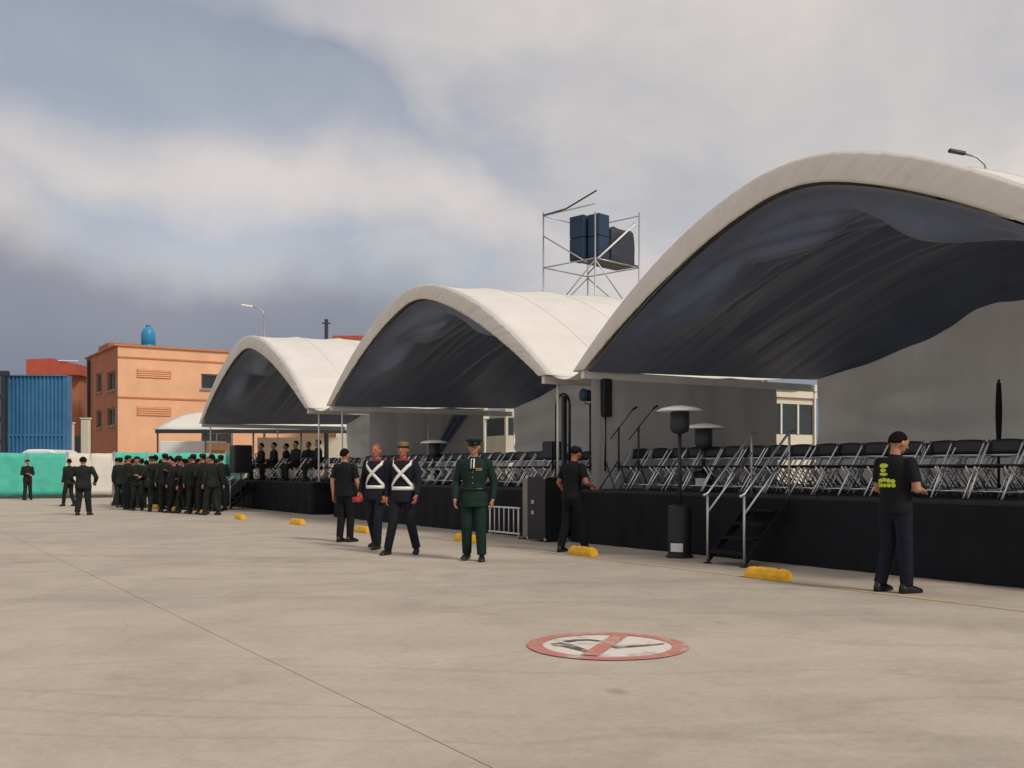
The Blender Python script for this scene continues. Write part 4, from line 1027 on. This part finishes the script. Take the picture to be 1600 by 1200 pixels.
X['sc'](m).build('ribbon_bar', 'brass', P)
# two guards in navy with white crossbelts
NAVY = dict(top='uniform_navy', bottom='uniform_navy', sleeve='long', hem=.82, flare=.018, topname='tunic', belted=True)
def crossbelts(P, X):
    for s in (1, -1):
        X['strip']('crossbelt', 'strap_white', [(s*1.15, 1.455), (s*.55, 1.38), (0, 1.265), (-s*.75, 1.13), (-s*1.25, 1.06)], .05, .030 if s > 0 else .036, 20)
        X['strip']('crossbelt', 'strap_white', [(s*1.15, 1.455), (math.pi-.0-(math.pi-s*2.4 if False else 0)-(0 if s > 0 else 2*math.pi)+(-.6 if s > 0 else .6), 1.38), (math.pi if s > 0 else -math.pi, 1.27), ((math.pi+.8) if s > 0 else (-math.pi-.8), 1.12), ((math.pi+1.4) if s > 0 else (-math.pi-1.4), 1.06)], .05, .030 if s > 0 else .036, 20)
    X['strip']('waist_belt', 'strap_white', [(-3.1, 1.035), (-1.5, 1.035), (0, 1.035), (1.5, 1.035), (3.1, 1.035)], .055, .030, 28)
    X['strip']('collar', 'scarlet', [(-2.6, 1.478), (0, 1.472), (2.6, 1.478)], .03, .012, 16)
    for s in (-1, 1):
        m = MB(); m.box(tuple(X['up'](Vector((s*.165, 0, 1.487)))), (.055, .075, .016), bevel=.006); X['sc'](m).build('epaulette', 'scarlet', P)
P, X = person('bareheaded guard in navy with white crossbelts carrying a red cap', G(588, 857), R(158), NAVY,
    dict(eR=(.29, -.06, 1.14), wR=(.30, .04, .93), eL=(-.25, -.02, 1.13), wL=(-.24, .10, .90), kL=(-.10, .12, .52), aL=(-.11, .16, .085), tL=(-.12, .34, .035), kR=(.10, .0, .50), aR=(.11, -.17, .10), tR=(.12, -.01, .03)), h=1.03, skin='skin_red', hair='hair_red', turn=.1)
crossbelts(P, X)
capl = P.matrix_basis @ X['up'](Vector((.325, .09, .79)))*1.0
q = MB().lathe([(.075, 0), (.085, .02), (.085, .085), (.07, .10), (.01, .105)], n=20)
C = thing('red_hat', 'small red cap held low by the bareheaded guard', 'hat', (capl.x, capl.y, capl.z), 0)
q.build('crown', 'scarlet', C, True); MB().lathe([(.088, .0), (.088, .022), (.082, .024)], n=20).build('band', 'shoe_black', C, True)
P, X = person('capped guard in navy with white crossbelts, right of the pair', G(630, 866), R(170), NAVY,
    dict(eR=(.27, -.08, 1.13), wR=(.27, -.02, .89), eL=(-.26, .02, 1.13), wL=(-.25, .14, .92), kL=(-.13, .03, .50), aL=(-.20, -.06, .095), tL=(-.22, .10, .03), kR=(.13, .10, .52), aR=(.21, .14, .085), tR=(.25, .31, .03)), h=1.03, skin='skin_red', turn=-.05)
crossbelts(P, X)
X['hlathe']('kepi', 'olive_gold', [(.086, .030), (.088, .05), (.086, .11), (.080, .122), (.01, .126)], (0, .004), 1.14)
X['hlathe']('kepi_band', 'uniform_navy', [(.090, .028), (.091, .052), (.088, .054)], (0, .004), 1.14)
# man in black left of the guards
P, X = person('man in black short sleeves walking away, left of the two guards', G(539, 847), R(-22), dict(top='tee_black', bottom='tee_black', sleeve='short', hem=.86, topname='shirt'),
    dict(eR=(.26, .02, 1.12), wR=(.26, .13, .88), eL=(-.25, -.04, 1.13), wL=(-.24, -.02, .88), kR=(.09, .05, .5), aR=(.09, .03, .085), kL=(-.09, .03, .5), aL=(-.08, -.06, .09), tL=(-.09, .12, .03)), h=1.0, turn=-.3)

# distant people share the shapes of a few figures
FAT = dict(top='fatigues_dark', bottom='fatigues_dark', sleeve='long', hem=.80, flare=.015, topname='jacket')
def cap_on(X): X['hlathe']('field_cap', 'fatigues_dark', [(.086, .028), (.09, .06), (.085, .10), (.05, .118), (.005, .122)], (0, .005), 1.14)
pA, XA = person('lone soldier in dark fatigues standing before the green fence', G(43, 781.5), R(-140), FAT, dict(eR=(.25, .0, 1.13), wR=(.08, .22, 1.15), eL=(-.25, .0, 1.13), wL=(-.10, .22, 1.10), aL=(-.14, -.02, .085), aR=(.16, .06, .085)), h=1.02, vox=.018); cap_on(XA)
pB, XB = person('broad dark dressed man walking away at left, nearer than the fence', G(130, 805), R(8), FAT, dict(eR=(.30, -.02, 1.14), wR=(.24, .14, 1.0), eL=(-.30, -.02, 1.14), wL=(-.24, .14, 1.0), aL=(-.12, -.06, .085), aR=(.12, .08, .085), tR=(.14, .24, .03)), h=.99, vox=.016, wide=1.28)
pC, XC = person('soldier standing with arms down at the left end of the dark crowd', G(188, 793), R(10), FAT, None, h=1.02, vox=.018); cap_on(XC)
pD, XD = person('dark dressed man half hidden behind the broad man at left', G(108, 791), R(60), FAT, dict(eR=(.27, .03, 1.15), wR=(.15, .25, 1.12), kL=(-.12, .1, .5), aL=(-.14, .14, .085), tL=(-.15, .3, .03), aR=(.12, -.14, .09), tR=(.13, .03, .03)), h=1.0, vox=.018)
pE, XE = person('bareheaded dark dressed man with hands on hips at the rear of the crowd', G(252, 790), R(-120), FAT, dict(eR=(.36, -.08, 1.16), wR=(.22, .04, 1.04), eL=(-.36, -.08, 1.16), wL=(-.22, .04, 1.04), aL=(-.17, 0, .085), aR=(.17, .02, .085)), h=.99, vox=.018)
pF, XF = person('dark dressed man gesturing with one raised arm within the crowd', G(281, 797), R(35), FAT, dict(eR=(.30, .16, 1.22), wR=(.22, .36, 1.34), eL=(-.25, .02, 1.13), wL=(-.2, .12, .90), aL=(-.12, .10, .085), tL=(-.14, .27, .03), aR=(.13, -.08, .085)), h=1.0, vox=.018, nod=.15, turn=.5)
for q in (pE, pF): q['group'] = 'dark crowd of soldiers'
trE, trF = tree_of(pE), tree_of(pF)
trA, trC, trD = tree_of(pA), tree_of(pC), tree_of(pD)
CROWD = [(200, 796, 20, 'second soldier from the left end of the dark crowd'), (214, 797.5, -30, 'third soldier from the left end of the dark crowd'), (229, 797, 5, 'fourth soldier from the left of the dark crowd'),
         (243, 799.5, 40, 'fifth soldier from the left of the dark crowd'), (258, 800, -15, 'sixth soldier from the left, middle of the dark crowd'), (272, 801, 10, 'seventh soldier from the left of the dark crowd'),
         (287, 802, -50, 'eighth soldier from the left of the dark crowd'), (302, 803, 15, 'ninth soldier from the left of the dark crowd'), (317, 803.5, -10, 'third soldier from the right of the dark crowd'), (331, 805, 30, 'foremost soldier at the right end of the dark crowd'),
         (206, 790.5, 60, 'soldier in the back rank near the left end of the crowd'), (237, 791.5, -40, 'soldier in the back rank left of the crowd centre'), (266, 793, 20, 'soldier in the back rank at the crowd centre'),
         (293, 795, 70, 'soldier in the back rank right of the crowd centre'), (322, 796.5, -30, 'soldier in the back rank at the right of the crowd'), (345, 798, 15, 'soldier at the far right of the crowd beside the handrails')]
for k, px in enumerate((196, 211, 221, 251, 262, 279, 299, 310, 327, 338)):
    CROWD.append((px, 792.5+k*.75, (15, -25, 40, 0, -60, 30)[k % 6], 'person in the middle rank of the dark crowd, %s from left' % ORD[k]))
CROWD.append((183, 790, 100, 'soldier standing sideways at the rear left corner of the crowd'))
for i, (a_, b_, r_, lab) in enumerate(CROWD):
    src, trr = ((pC, trC), (pA, trA), (pD, trD), (pE, trE), (pC, trC), (pF, trF), (pD, trD))[i % 7]
    o = dup(src, G(a_, b_), R(r_+random.uniform(-70, 70)+(180 if i % 5 == 1 else 0)), lab, 'dark crowd of soldiers', trr); sz = random.uniform(.95, 1.06); o.scale = (sz*1.05, sz*1.05, sz)
pC['group'] = 'dark crowd of soldiers'
# the tall dark cabinet at the end of the crowd
C = thing('crowd_loudspeaker', 'large black loudspeaker box on a stand right of the dark crowd', 'loudspeaker', G(338, 798)+Vector((.5, 1.2, 0)), TH)
tripod(C, 1.25); MB().box((0, 0, 1.72), (.6, .62, .95), bevel=.03).build('cabinet', 'black_plastic', C); MB().box((-.306, 0, 1.72), (.012, .54, .86)).build('grille', 'dark_steel', C)
# people sitting and standing on the farthest stage
sitJ = dict(kL=(-.11, .42, .50), kR=(.11, .42, .50), aL=(-.11, .40, .085), aR=(.11, .40, .085), tL=(-.12, .57, .03), tR=(.12, .57, .03), eL=(-.25, .06, 1.14), wL=(-.12, .28, 1.04), eR=(.25, .06, 1.14), wR=(.12, .28, 1.04))
def onstage(px, v): # u on the row under a photo column
    k = (px-800)/FPX; u = v*(VX-k*VY)/(k*UY-UX); return u
pS, XS = person('dark dressed person sitting at the front of the farthest stage, left', W(onstage(403, VS+.5), VS+.62, SZ+.002), TH+R(90), FAT, sitJ, h=1.0, vox=.018, sit=.44)
trS = tree_of(pS)
for px, v, lab in ((428, VS+.66, 'dark dressed person sitting on the farthest stage, second from left'), (447, VS+1.5, 'dark dressed person sitting in the second row of the farthest stage'), (462, VS+.6, 'dark dressed person sitting on the farthest stage, right of centre'), (482, VS+1.45, 'dark dressed person sitting by the right leg of the farthest tent'), (497, VS+.66, 'rightmost dark dressed person sitting on the farthest stage')):
    dup(pS, W(onstage(px, v), v, SZ+.002), TH+R(90+random.uniform(-35, 35)), lab, 'people sitting on the farthest stage', trS)
pS['group'] = 'people sitting on the farthest stage'
